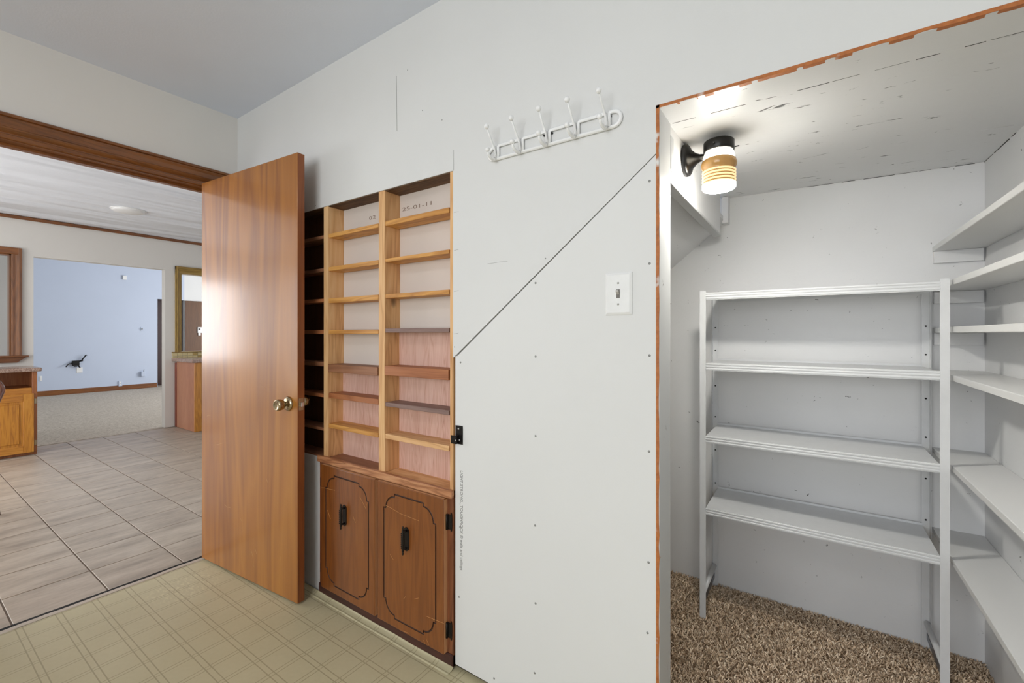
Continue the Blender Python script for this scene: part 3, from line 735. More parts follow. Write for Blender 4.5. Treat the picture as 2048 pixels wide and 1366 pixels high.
# ---- built-in bookcase
bk = thing('built_in_bookcase', 'built-in open bookcase of pine boards recessed in the white wall', 'bookcase', ((XBL + XBR) / 2, W1 + 0.05, ZBB))
BD = 0.083                                   # recess depth
YK = W1 + BD
st = [P1(647, 600).x, P1(656, 600).x, P1(757, 600).x, P1(769, 600).x, P1(899.5, 600).x]
zb = ZBB - 0.004
def upright(xa, xb, ytop=W1):
    box('upright', (xa, ytop, zb), (xb, YK, ZBT - 0.001), M['pine'], bk, 0.001)
upright(st[0], st[1], W1 + 0.001); upright(st[2], st[3], W1 + 0.001); upright(st[4], XBR + 0.014, W1 + 0.0148)
box('face_strip', (st[4], W1 + 0.002, zb), (XBR - 0.0003, W1 + 0.0147, ZBT - 0.001), M['pine'], bk)
box('upright', (XBL, W1 + 0.001, zb), (XBL + 0.02, YK, ZBT - 0.001), M['pine'], bk)
box('top_board', (XBL, W1 + 0.0165, ZBT - 0.0005), (XBR + 0.014, YK, ZBT + 0.0), M['dark_top'], bk)
box('top_board', (XBL + 0.02, W1 + 0.004, ZBT - 0.004), (st[4], YK, ZBT - 0.0006), M['dark_top'], bk)
# backs: paper faced board above, red plywood below
zmM = P1(756, 735).z; zmR = P1(899, 662).z
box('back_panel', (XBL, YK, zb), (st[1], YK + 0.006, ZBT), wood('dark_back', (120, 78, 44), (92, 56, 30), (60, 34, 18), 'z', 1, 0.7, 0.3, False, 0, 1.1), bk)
bpM = box('back_panel', (st[1], YK, zmM), (st[2] + 0.02, YK + 0.006, ZBT), M['board_back'], bk)
box('back_panel', (st[1], YK - 0.004, zb), (st[2] + 0.001, YK + 0.006, zmM), M['ply'], bk)
bpR = box('back_panel', (st[3] - 0.02, YK, zmR), (st[4] + 0.01, YK + 0.006, ZBT), M['board_back'], bk)
box('back_panel', (st[3] - 0.001, YK - 0.004, zb), (st[4] + 0.01, YK + 0.006, zmR), M['ply'], bk)
def shelf(xa, xb, px, yt, ybm, mat, dy=0.0, lab=None, notch=0.006):
    zt_, zb_ = P1(px, yt, 0).z, P1(px, ybm, 0).z
    o = box('shelf', (xa + 0.0005, W1 + 0.003 + dy, zb_), (xb - notch, YK - 0.0045, zt_), mat, bk, 0.0012)
    if lab: o['label'] = lab
    return o
mid = [(446, 454.7, 'pine_x'), (519.5, 528.5, 'pine_x'), (589, 599.4, 'pine_x'), (659.2, 667.6, 'pine_x'), (734.6, 751.7, 'brown_x'), (798.5, 809.7, 'redbrown_x'), (866.4, 876, 'pine_x')]
for a, b, m_ in mid: shelf(st[1], st[2], 756, a, b, M[m_], -0.004 if m_ == 'brown_x' else 0)
right = [(413.5, 424.6, 'pine_x'), (498.3, 506.3, 'pine_x'), (578.6, 587.6, 'pine_x'), (655.8, 664.8, 'grey_x'), (739.4, 760.7, 'redbrown_x'), (821.7, 831, 'grey_x'), (892.7, 903.7, 'pine_x2')]
for a, b, m_ in right: shelf(st[3], st[4], 899, a, b, M[m_], -0.004 if b - a > 15 else 0)
left = [(470, 477, 'brown_x'), (536, 543, 'brown_x'), (597, 604, 'redbrown_x'), (660, 668, 'redbrown_x'), (724, 733, 'brown_x'), (788, 795, 'redbrown_x'), (856, 862, 'brown_x')]
for a, b, m_ in left: shelf(XBL + 0.02, st[0], 647, a, b, M[m_], 0, None, 0.0005)
box('bottom_board', (XBL + 0.02, W1 + 0.003, zb - 0.012), (st[0], YK, zb), M['brown_x'], bk)
box('bottom_board', (st[1], W1 + 0.003, zb - 0.012), (st[2], YK, zb), M['brown_x'], bk)
box('bottom_board', (st[3], W1 + 0.003, zb - 0.012), (st[4], YK, zb), M['pine_x2'], bk)
def stamp(body, pa, pb, h, parent):
    a, b = onY(pa[0], pa[1], YK - 0.0004), onY(pb[0], pb[1], YK - 0.0004)
    def m(w):
        k = (b.x - a.x) / w
        return Matrix.Translation((a.x, YK - 0.0003, a.z)) @ Matrix(((1, 0, 0, 0), (0, 0, -1, 0), (0, 1, 0, 0), (0, 0, 0, 1))) @ Matrix.Diagonal((k, 1, 1, 1))
    return text_mesh('stamped_date', body, h, M['stamp'], parent, m)
stamp('25-01-11', (804, 423), (863, 410), 0.022, bpR)
stamp('0', (738, 440), (743.5, 438.5), 0.022, bpM); stamp('2', (745, 438), (751, 436), 0.022, bpM)

# ---- base cabinet
cb = thing('base_cabinet', 'dark stained two-door base cabinet under the open bookcase', 'cabinet', ((XCL + XCR) / 2, W1 + 0.04, 0))
FY = W1 - 0.004                         # face frame front
zr0 = P1(641, 927, 0).z
dl = [P1(642, 1000, 0.022), P1(750, 1000, 0.022), P1(755.5, 1000, 0.022), P1(888, 1000, 0.022)]
dzt = P1(642, 928, 0.022).z; dzb = 0.050
box('cabinet_body', (XCL + 0.004, W1 + 0.016, 0.004), (XCR - 0.002, YK, zb - 0.0125), M['cab_dark'], cb)
box('top_rail', (XCL - 0.003, FY - 0.012, dzt + 0.004), (XCR + 0.001, W1 + 0.0006, zb + 0.004), M['cab_frame_x'], cb, 0.002)
box('face_stile', (XCL, FY, 0.005), (dl[0].x + 0.03, W1 + 0.0155, dzt + 0.004), M['cab_frame'], cb, 0.001)
box('face_stile', (dl[1].x - 0.03, FY, 0.03), (dl[2].x + 0.03, W1 + 0.0155, dzt + 0.004), M['cab_frame'], cb, 0.001)
box('face_stile', (dl[3].x - 0.03, FY, 0.005), (XCR, W1 + 0.0155, dzt + 0.004), M['cab_frame'], cb, 0.001)
box('toe_rail', (XCL, FY - 0.006, 0.004), (XCR, W1 + 0.0155, 0.050), M['cab_dark'], cb, 0.003)
def notched(xa, xb, za, zb_, c=0.064, s=0.012):
    """rectangle whose corners are scooped inwards with a small step, as the routed line"""
    pts = []
    def corner(cx, cz, sx, sz, flip):
        q = []
        q.append((cx + sx * (c + s), cz)); q.append((cx + sx * c, cz + sz * 0.0)); q.append((cx + sx * c, cz + sz * s))
        for i in range(1, 8):
            a = i / 8 * R90
            q.append((cx + sx * (c - (c - s) * math.sin(a)), cz + sz * (c - (c - s) * math.cos(a))))
        q.append((cx + sx * s, cz + sz * c)); q.append((cx, cz + sz * c)); q.append((cx, cz + sz * (c + s)))
        return q[::-1] if flip else q
    pts += corner(xa, za, 1, 1, True)       # bottom left, arriving from the left side
    pts += corner(xb, za, -1, 1, False)
    pts += corner(xb, zb_, -1, -1, True)
    pts += corner(xa, zb_, 1, -1, False)
    return pts
def cab_door(xa, xb, hinge_side, lab):
    y1 = FY - 0.0005; y0 = y1 - 0.019
    bm = bmesh.new(); add_box(bm, (xa, y0, dzb), (xb, y1, dzt), 0.0025, 2)
    d = link_mesh('cabinet_door', bm, [M['cab'], M['groove']], cb); d['label'] = lab
    w = xb - xa
    pts = notched(xa + 0.040, xb - 0.040, dzb + 0.036, dzt - 0.036)
    bm = bmesh.new(); add_tube(bm, [(p[0], y0 + 0.0006, p[1]) for p in pts], 0.0036, 8, closed=True)
    cut = link_mesh('cutter', bm, M['groove'])
    md = d.modifiers.new('groove', 'BOOLEAN'); md.object = cut; md.operation = 'DIFFERENCE'; md.solver = 'EXACT'
    try: md.material_mode = 'TRANSFER'
    except Exception: pass
    bpy.context.view_layer.update()
    dg = bpy.context.evaluated_depsgraph_get()
    me = bpy.data.meshes.new_from_object(d.evaluated_get(dg)); d.modifiers.clear()
    if len(me.polygons) > 20: d.data = me
    bpy.data.objects.remove(cut)
    # light worn edge round the door
    e = 0.0016
    boxes('worn_edge', [((xa + 0.002, y0 + 0.003, dzt), (xb - 0.002, y1, dzt + 0.0008)), ((xb, y0 + 0.003, dzb + 0.002), (xb + 0.0008, y1, dzt - 0.002))], M['raw_edge'], d)
    # pull: backplate with spear ends and a raised ribbed grip
    hx = xa + w * 0.47; hz = dzb + (dzt - dzb) * 0.655
    bm = bmesh.new()
    poly = [(hx + a, hz + b) for a, b in ((-0.012, -0.040), (-0.004, -0.046), (0.004, -0.046), (0.014, -0.038), (0.016, -0.030), (0.016, 0.030), (0.014, 0.038), (0.004, 0.046), (-0.004, 0.046), (-0.012, 0.040))]
    add_prism(bm, poly, 'y', y0 - 0.003, y0 + 0.0003)
    ho = link_mesh('pull', bm, M['black_iron'], d)
    bm = bmesh.new(); gy = y0 - 0.019
    add_tube(bm, [(hx, gy, hz - 0.056), (hx, gy, hz - 0.050), (hx, gy, hz - 0.046), (hx, gy, hz - 0.040), (hx, gy, hz - 0.022), (hx, gy, hz), (hx, gy, hz + 0.022), (hx, gy, hz + 0.040), (hx, gy, hz + 0.046), (hx, gy, hz + 0.050), (hx, gy, hz + 0.056)], [0.0015, 0.0045, 0.0025, 0.005, 0.0055, 0.0068, 0.0055, 0.005, 0.0025, 0.0045, 0.0015], 10)
    for q in (-0.034, 0.034): add_tube(bm, [(hx + 0.001, gy, hz + q), (hx + 0.002, y0 - 0.001, hz + q)], 0.0048, 8)
    for k in range(8): add_ball(bm, (hx - 0.004, gy - 0.004, hz - 0.028 + k * 0.008), 0.0030, 8)
    gr = link_mesh('grip', bm, M['black_iron'], d)
    for zz in (dzt - 0.085, dzb + 0.085):
        bm = bmesh.new(); xh = xb + 0.014 if hinge_side > 0 else xa - 0.004
        if hinge_side > 0:
            poly = [(xh + a, zz + b) for a, b in ((-0.012, -0.028), (0.004, -0.026), (0.006, -0.036), (0.010, -0.030), (0.011, -0.018), (0.011, 0.018), (0.010, 0.030), (0.006, 0.036), (0.004, 0.026), (-0.012, 0.028))]
            add_prism(bm, poly, 'y', FY - 0.004, FY - 0.0002)
            add_tube(bm, [(xh - 0.010, FY - 0.007, zz - 0.028), (xh - 0.010, FY - 0.007, zz + 0.028)], 0.0042, 8)
        else:
            add_box(bm, (xa - 0.006, y0 + 0.002, zz - 0.022), (xa + 0.001, y1 + 0.002, zz + 0.022), 0.001)
        link_mesh('hinge', bm, M['black_iron'], d)
    return d
dA_ = cab_door(dl[0].x, dl[1].x, -1, 'left cabinet door with routed scalloped line')
dB_ = cab_door(dl[2].x, dl[3].x, 1, 'right cabinet door with routed scalloped line')
scm = plain('bare_scratch', (222, 164, 100), 0.6)
def scratches(lst, parent, r=0.0006):
    yy = FY - 0.0198
    for pts in lst:
        bm = bmesh.new(); add_tube(bm, [onY(a, b, yy) for a, b in pts], r, 4); link_mesh('scratch', bm, scm, parent)
scratches([[(720, 994), (727, 1008), (732, 1018), (733, 1008)], [(706, 1033), (711, 1046)], [(655, 1020), (661, 1038)], [(641, 974), (670, 981)]], dA_)
scratches([[(770, 1010), (784, 1017), (800, 1027), (838, 1042)], [(829, 1198), (837, 1196)], [(807, 1198), (811, 1193)], [(852, 1232), (866, 1238), (888, 1247)], [(780, 1108), (787, 1120)], [(806, 1262), (818, 1267)], [(847, 1280), (850, 1287)], [(853, 1279), (858, 1290)]], dB_)

# ---- black catch plate at the wall edge
kp = thing('door_catch', 'black metal catch plate with bent tab beside the bookcase', 'latch', P1(915, 891))
a, b = P1(911.5, 850), P1(926, 892)
box('back_plate', (a.x, W1 - 0.0025, b.z + 0.004), (b.x, W1 + 0.0003, a.z), M['black_metal'], kp, 0.0012)
c_, d_ = P1(907, 868), P1(919, 890)
bm = bmesh.new(); add_box(bm, (c_.x + 0.002, W1 - 0.018, d_.z + 0.006), (d_.x, W1 - 0.0155, c_.z), 0.0012); add_box(bm, (d_.x - 0.003, W1 - 0.017, d_.z + 0.006), (d_.x, W1 - 0.002, c_.z), 0.0008)
link_mesh('bent_tab', bm, M['black_metal'], kp)
for q in ((918, 857.5), (919.5, 880)):
    p = P1(*q); lathe('screw', [(0, 0.0), (0.0042, 0.0), (0.003, 0.0018), (0, 0.0022)], (p.x, W1 - 0.0024, p.z), (0, -1, 0), M['screw'], kp, 10)
p = onY(911, 881, W1 - 0.018); lathe('screw_hole', [(0, 0.0), (0.003, 0.0), (0.003, 0.0006), (0, 0.0006)], (p.x, W1 - 0.018, p.z), (0, -1, 0), M['screw'], kp, 10)

# ---- light switch
sa, sb = P1(1212, 548), P1(1264.5, 543.5); sz = P1(1264, 629).z
sw = thing('light_switch', 'white toggle light switch plate beside the closet opening', 'light switch', ((sa.x + sb.x) / 2, W1, sz))
bm = bmesh.new(); zt_ = sb.z; x0_, x1_ = sa.x, sb.x; i = 0.0065
A = [bm.verts.new(p) for p in ((x0_, W1 - 0.0001, sz), (x1_, W1 - 0.0001, sz), (x1_, W1 - 0.0001, zt_), (x0_, W1 - 0.0001, zt_))]
B = [bm.verts.new(p) for p in ((x0_, W1 - 0.0028, sz), (x1_, W1 - 0.0028, sz), (x1_, W1 - 0.0028, zt_), (x0_, W1 - 0.0028, zt_))]
Cc = [bm.verts.new(p) for p in ((x0_ + i, W1 - 0.0062, sz + i), (x1_ - i, W1 - 0.0062, sz + i), (x1_ - i, W1 - 0.0062, zt_ - i), (x0_ + i, W1 - 0.0062, zt_ - i))]
for L0, L1 in ((A, B), (B, Cc)):
    for k in range(4): bm.faces.new((L0[k], L0[(k + 1) % 4], L1[(k + 1) % 4], L1[k]))
bm.faces.new(Cc); bm.faces.new(A[::-1]); link_mesh('wall_plate', bm, M['white_plastic'], sw)
xm, zm = (x0_ + x1_) / 2, (sz + zt_) / 2
boxes('toggle_slot', [((xm - 0.0052, W1 - 0.0066, zm - 0.0125), (xm + 0.0052, W1 - 0.0058, zm + 0.0125))], plain('slot_shadow', (120, 116, 110), 0.6), sw)
bm = bmesh.new(); add_prism(bm, [(W1 - 0.006, zm - 0.003), (W1 - 0.0165, zm + 0.0045), (W1 - 0.0165, zm + 0.0095), (W1 - 0.006, zm + 0.0085)], 'x', xm - 0.0035, xm + 0.0035)
link_mesh('toggle', bm, M['toggle'], sw)
for dz in (-0.03, 0.03): lathe('screw', [(0, 0), (0.0032, 0), (0.0024, 0.0012), (0, 0.0014)], (xm, W1 - 0.0061, zm + dz), (0, -1, 0), M['screw'], sw, 10)

# ---- coat rack
base_px = [(995, 319), (1044, 306), (1097, 290.5), (1154, 275), (1216, 258)]
ball_px = [(973, 253), (1022, 236), (1077, 217), (1134, 199), (1197, 181)]
low_px = [(975, 299), (1024, 283), (1077, 266), (1134, 250), (1199, 233)]
zr = sum(P1(*b).z for b in base_px) / 5
hr = thing('coat_rack', 'white enamelled wire coat rack with five double hooks on the wall', 'coat rack', (P1(1097, 290).x, W1, zr))
rr_ = 0.0056; yr = W1 - rr_
hxs = [P1(*b).x for b in base_px]
zt = zr + 0.043
xl, xr_ = P1(977, 310).x + 0.005, P1(1246, 245).x - 0.004
path = []
for k in range(9):   # right end loop
    a = -R90 + math.pi * k / 8
    path.append((xr_ - 0.022 + 0.022 * math.cos(a), yr, zr + 0.0215 + 0.0215 * math.sin(a)))
loop = [(xl + 0.02, yr, zr)] + path
loop2 = []
for k in range(9):
    a = R90 + math.pi * k / 8
    loop2.append((xl + 0.022 + 0.022 * math.cos(a), yr, zr + 0.0215 + 0.0215 * math.sin(a)))
tube('bottom_rail', loop2[4:] + [(x, yr, zr) for x in [xl + 0.04, 0.5 * (xl + xr_), xr_ - 0.04]] + path + [(hxs[4] + 0.008, yr, zt), (hxs[4] + 0.006, yr, zt - 0.004), (hxs[4] + 0.006, yr, zr)], rr_, M['white_enamel'], hr, 10)
for i in range(4):
    a, b = hxs[i] + 0.007, hxs[i + 1] - 0.004
    tube('top_rail', [(a, yr, zr), (a, yr, zt - 0.004), (a + 0.004, yr, zt), (b - 0.003, yr, zt), (b, yr, zt - 0.004), (b, yr, zr)], 0.0052, M['white_enamel'], hr, 10)
tube('top_rail', [(hxs[0] - 0.004, yr, zr), (hxs[0] - 0.004, yr, zt - 0.004), (hxs[0] - 0.008, yr, zt - 0.001), (xl + 0.016, yr, zt - 0.004), (xl + 0.006, yr, zt - 0.012), (xl, yr, zt - 0.0215)], 0.0052, M['white_enamel'], hr, 10)
for i in range(5):
    x = hxs[i]
    bt = onX(ball_px[i][0], ball_px[i][1], x); bl = onX(low_px[i][0], low_px[i][1], x)
    ob = min(max(W1 - bt.y, 0.03), 0.075); ol = min(max(W1 - bl.y, 0.03), 0.075)
    tb_p = Vector((x, W1 - ob, bt.z)); bl_p = Vector((x, W1 - ol, bl.z))
    y0 = W1 - 0.009
    bm = bmesh.new()
    add_tube(bm, [tb_p, (x, W1 - 0.014 - (ob - 0.014) * 0.52, zr + 0.026 + (bt.z - zr - 0.026) * 0.5), (x, W1 - 0.015, zr + 0.026), (x, y0 - 0.003, zr + 0.012), (x, y0 - 0.002, zr + 0.0)], [0.0027, 0.0031, 0.0038, 0.0048, 0.0052], 8)
    pts = [(x, y0, zr + 0.002)]
    for k in range(1, 7):
        a = k / 6 * R90 * 1.25
        pts.append((x, y0 - (ol - 0.009) * 0.92 * math.sin(min(a, R90)), zr - 0.006 - 0.004 * math.sin(a * 1.4) + (bl.z - zr + 0.006) * (1 - math.cos(a)) * 0.72))
    pts.append(tuple(bl_p))
    add_tube(bm, pts, [0.005, 0.0055, 0.0055, 0.005, 0.0045, 0.004, 0.0036, 0.003], 8)
    add_ball(bm, tb_p, 0.0085); add_ball(bm, bl_p, 0.0080)
    link_mesh('hook', bm, M['white_enamel'], hr)
for px, py in ((990, 302), (1089, 272), (1105, 267), (1222, 233)):
    p = P1(px, py); lathe('screw', [(0, 0), (0.0035, 0), (0.0028, 0.004), (0, 0.0045)], (p.x, W1 - 0.001, p.z), (0, -1, 0), M['black_metal'], hr, 10)

# ---- closet lamp
LX, LY, LZ = bx0, 1.505, 1.785
lamp = thing('wall_lamp', 'black bracket wall lamp with ribbed amber glass shade, lit, in the closet', 'lamp', (LX, LY, LZ))
lathe('back_plate', [(0, 0.0005), (0.050, 0.0005), (0.051, 0.006), (0.049, 0.014), (0.042, 0.019), (0.030, 0.024), (0.018, 0.036), (0.012, 0.048), (0.010, 0.06), (0, 0.061)], (LX, LY, LZ), (1, 0, 0), M['black_metal'], lamp, 32)
SX, SY = -0.240, 1.495
tube('arm', [(LX + 0.05, LY, LZ), (LX + 0.07, LY - 0.002, LZ + 0.002), (SX - 0.03, SY, LZ + 0.008)], 0.0095, M['black_metal'], lamp, 12)
lathe('socket_cap', [(0, 0.0), (0.042, 0.0), (0.0445, -0.003), (0.0445, -0.030), (0.043, -0.032), (0.0, -0.031)], (SX, SY, 1.820), (0, 0, 1), M['black_metal'], lamp, 32)
for a in (0.4, 2.5, 4.6):
    c1, s1_ = math.cos(a), math.sin(a)
    tube('thumb_screw', [(SX + 0.043 * c1, SY + 0.043 * s1_, 1.800), (SX + 0.058 * c1, SY + 0.058 * s1_, 1.803)], 0.0018, M['black_metal'], lamp, 8)
def glow(name, rgb, strength):
    t = NT(name); n1 = t.noise(t.coord(), 25, 2)
    t.col(lin(rgb)); t.b.inputs['Emission Color'].default_value = lin(rgb); t.b.inputs['Emission Strength'].default_value = strength
    t.b.inputs['Roughness'].default_value = 0.15
    return t.m
SHG = glow('clear_lit_glass', (255, 246, 224), 7.0)
AMB = glow('amber_glass', (176, 134, 78), 0.07)
RIB = glow('lit_amber_rib', (250, 226, 172), 0.62)
BOT = glow('lit_bottom_glass', (255, 252, 244), 280.0)
lathe('clear_collar', [(0.0385, 0.0), (0.0410, -0.006), (0.0435, -0.013), (0.0455, -0.020), (0.0440, -0.027)], (SX, SY, 1.790), (0, 0, 1), SHG, lamp, 36)
prof = [(0.0440, 1.763), (0.0485, 1.760), (0.0512, 1.752), (0.0515, 1.746), (0.0490, 1.737), (0.0455, 1.731), (0.0455, 1.683), (0.044, 1.682)]
lathe('amber_shade', [(r, h - 1.70) for r, h in prof], (SX, SY, 1.70), (0, 0, 1), AMB, lamp, 36)
for k in range(5):
    z = 1.728 - k * 0.0094
    lathe('glass_rib', [(0.0450, 0.0), (0.0485, -0.0012), (0.0490, -0.003), (0.0485, -0.0048), (0.0450, -0.006)], (SX, SY, z), (0, 0, 1), RIB, lamp, 36)
lathe('bottom_glass', [(0.0445, 0.0), (0.0482, -0.002), (0.0478, -0.006), (0.0450, -0.010), (0.030, -0.0125), (0.0, -0.0135)], (SX, SY, 1.6815), (0, 0, 1), BOT, lamp, 36)

# ---- steel shelving unit
UY0, UY1 = 2.012, 2.31
ux = [-0.398, -0.374, 0.352, 0.376]
UT = 1.404
un = thing('shelving_unit', 'white painted steel shelving unit with four shelves against the closet back wall', 'shelf unit', (-0.01, 2.16, 0))
def angle_post(xa, xb, yf, back, side):
    bm = bmesh.new()
    if back: add_box(bm, (xa, yf - 0.0015, 0.002), (xb, yf, UT - 0.01)); add_box(bm, (xa if side < 0 else xb - 0.0015, yf - 0.026, 0.002), ((xa + 0.0015) if side < 0 else xb, yf - 0.0015, UT - 0.01))
    else: add_box(bm, (xa, yf, 0.002), (xb, yf + 0.0015, UT), 0.0); add_box(bm, (xa if side < 0 else xb - 0.0015, yf + 0.0015, 0.002), ((xa + 0.0015) if side < 0 else xb, yf + 0.014, UT))
    o = link_mesh('post', bm, M['steel'], un)
    if back:
        for zz in (1.12 + 0.02, 0.82, 0.50, 0.66, 0.97, 1.25):
            lathe('bolt_hole', [(0, 0), (0.0035, 0), (0.0035, 0.0006), (0, 0.0006)], ((xa + xb) / 2, yf - 0.0015, zz), (0, -1, 0), M['dark'], o, 8)
    return o
angle_post(ux[0], ux[1], UY0, False, -1); angle_post(ux[2], ux[3], UY0, False, 1)
angle_post(ux[0], ux[1], UY1, True, -1); angle_post(ux[2], ux[3], UY1, True, 1)
for zt_ in (1.398, 1.0985, 0.789, 0.482):
    bm = bmesh.new(); xa, xb = ux[1] - 0.001, ux[2] + 0.001
    add_box(bm, (xa, UY0 + 0.002, zt_ - 0.006), (xb, UY1 - 0.003, zt_ - 0.0045))
    add_box(bm, (xa, UY0 + 0.001, zt_ - 0.033), (xb, UY0 + 0.003, zt_ - 0.002))
    for k in range(3): add_box(bm, (xa, UY0 - 0.001, zt_ - 0.010 - k * 0.010), (xb, UY0 + 0.0015, zt_ - 0.004 - k * 0.010), 0.001)
    add_box(bm, (xa, UY1 - 0.004, zt_ - 0.024), (xb, UY1 - 0.002, zt_ + 0.004))
    add_box(bm, (xa, UY0 + 0.003, zt_ - 0.033), (xb, UY0 + 0.020, zt_ - 0.0315))
    link_mesh('shelf', bm, M['steel'], un)
for xa, sd in ((ux[0] + 0.01, -1), (ux[3] - 0.01, 1)):
    tube('side_rail', [(xa, UY0 + 0.012, 0.105), (xa, UY1 - 0.012, 0.105)], 0.010, M['steel'], un, 10)
    box('side_rail', (xa - 0.001, UY0 + 0.012, 0.045), (xa + 0.001, UY1 - 0.012, 0.070), M['bare_steel'], un)

# ---- painted wooden shelves on the closet right wall
fx = 0.385; names = ['topmost', 'second', 'third', 'fourth', 'fifth', 'lowest']
specs = [(1.557, 1), (1.402, 1), (1.244, 1), (1.083, 0), (0.782, 0), (0.473, 0)]
for (zt_, cleat), nmn in zip(specs, names):
    s_ = thing('wall_shelf', '%s white painted board shelf on the closet side wall' % nmn, 'shelf', (0.456, 1.85, zt_ - 0.02), 'shelves on the closet side wall')
    box('shelf_board', (fx, YB1 + 0.02, zt_ - 0.0195), (CXR - 0.0006, CYB - 0.0006, zt_), M['shelf_paint'], s_, 0.0012)
    if cleat: box('cleat', (fx + 0.002, CYB - 0.019, zt_ - 0.066), (CXR - 0.006, CYB - 0.0006, zt_ - 0.020), M['closet'], s_, 0.0012)
    box('cleat', (CXR - 0.019, YB1 + 0.03, zt_ - 0.062), (CXR - 0.0008, CYB - 0.05, zt_ - 0.020), M['closet'], s_, 0.0012) if zt_ < 0.5 else None

# ================================================================== dining and living room things
# ---- oak cabinet left of the wide opening
CXF = -6.50
pR = onX(74.5, 850, CXF).y
ctT, ctB = onX(82, 735, CXF + 0.03).z, onX(82, 742.5, CXF + 0.03).z
ock = thing('oak_cabinet', 'golden oak cabinet with open niche under the wood-framed pass-through', 'cabinet', ((CXF + W3) / 2, pR - 0.5, 0))
cl0 = pR - 1.05; zt_ = ctB - 0.001
xb_ = W3 + 0.001
def cz_(px, py): return onX(px, py, CXF).z
nT, nB = cz_(50, 745), cz_(50, 776)
box('side_panel', (xb_, pR - 0.018, 0.002), (CXF - 0.018, pR, zt_), M['oak_brown'], ock)
box('side_panel', (xb_, cl0, 0.002), (CXF - 0.018, cl0 + 0.018, zt_), M['oak_brown'], ock)
box('back_board', (xb_, cl0 + 0.018, 0.002), (xb_ + 0.012, pR - 0.018, zt_), M['oak_brown'], ock)
box('niche_floor', (xb_ + 0.012, cl0 + 0.018, nB - 0.02), (CXF - 0.018, pR - 0.018, nB - 0.002), M['oak_brown'], ock)
stl = onX(64, 850, CXF).y
box('face_stile', (CXF - 0.018, stl, 0.03), (CXF, pR, zt_), M['oak_brown'], ock, 0.002)
box('face_rail', (CXF - 0.018, cl0, cz_(40, 790)), (CXF, stl, nB), M['oak_y'], ock, 0.002)
box('toe_board', (CXF - 0.05, cl0, 0.002), (CXF - 0.02, pR - 0.004, 0.06), M['oak_brown'], ock)
dR = onX(68.5, 850, CXF + 0.018).y; dz1 = cz_(60, 787); dz0 = onX(60, 905, CXF + 0.018).z
for k in range(2):
    ya, yb = dR - 0.5 * (k + 1) + 0.003, dR - 0.5 * k
    d = box('cabinet_door', (CXF + 0.0005, ya, dz0), (CXF + 0.014, yb, dz1), M['oak'], ock, 0.003)
    box('door_stile', (CXF + 0.014, yb - 0.075, dz0 + 0.002), (CXF + 0.022, yb - 0.002, dz1 - 0.002), M['oak'], d, 0.003)
    box('door_stile', (CXF + 0.014, ya + 0.002, dz0 + 0.002), (CXF + 0.022, ya + 0.075, dz1 - 0.002), M['oak'], d, 0.003)
    box('door_rail', (CXF + 0.014, ya + 0.075, dz1 - 0.075), (CXF + 0.022, yb - 0.075, dz1 - 0.002), M['oak_y'], d, 0.003)
    box('door_rail', (CXF + 0.014, ya + 0.075, dz0 + 0.002), (CXF + 0.022, yb - 0.075, dz0 + 0.075), M['oak_y'], d, 0.003)
    box('raised_panel', (CXF + 0.014, ya + 0.098, dz0 + 0.098), (CXF + 0.021, yb - 0.098, dz1 - 0.098), M['oak'], d, 0.005)
    if k == 0:
        for zz in (dz1 - 0.08, dz0 + 0.09): box('hinge', (CXF + 0.0005, yb + 0.001, zz - 0.025), (CXF + 0.008, yb + 0.018, zz + 0.025), M['brass'], d, 0.001)
ctp = tag(box('stone_counter', (W3 + 0.001, cl0 - 0.02, ctB), (CXF + 0.035, onX(84, 738, CXF + 0.035).y, ctT), M['granite'], None, 0.008, 2), 'speckled brown stone counter on the golden oak cabinet', 'counter')

# ---- cabinet right of the wide opening
eY = 2.275; fX = -6.31
rc = thing('desk_cabinet', 'reddish cabinet end with open knee space under the gilt-framed pass-through', 'cabinet', (-6.6, eY + 0.4, 0))
zT2 = onX(392, 725.5, fX).z; zb2 = 0.004
box('end_panel', (W3 + 0.06, eY, zb2), (fX - 0.02, eY + 0.018, zT2), M['end_panel'], rc)
box('corner_post', (W3 + 0.001, eY - 0.006, zb2), (W3 + 0.06, eY + 0.03, zT2 - 0.02), M['red_wood'], rc, 0.003)
box('face_stile', (fX - 0.02, eY - 0.002, zb2), (fX, eY + 0.075, zT2), M['oak'], rc, 0.002)
box('end_panel', (W3 + 0.06, eY + 1.1, zb2), (fX, eY + 1.12, zT2), M['end_panel'], rc)
box('back_board', (W3 + 0.001, eY + 0.03, zb2), (W3 + 0.015, eY + 1.1, zT2), M['oak_brown'], rc)
box('low_shelf', (W3 + 0.02, eY + 0.018, 0.22), (fX - 0.06, eY + 1.1, 0.245), M['oak_y'], rc)
tag(box('stone_ledge', (W3 + 0.001, eY - 0.04, zT2), (fX + 0.03, eY + 1.15, onX(392, 719, fX).z + 0.004), M['granite'], None, 0.006, 2), 'speckled stone ledge on the reddish cabinet below the gilt frame', 'counter')

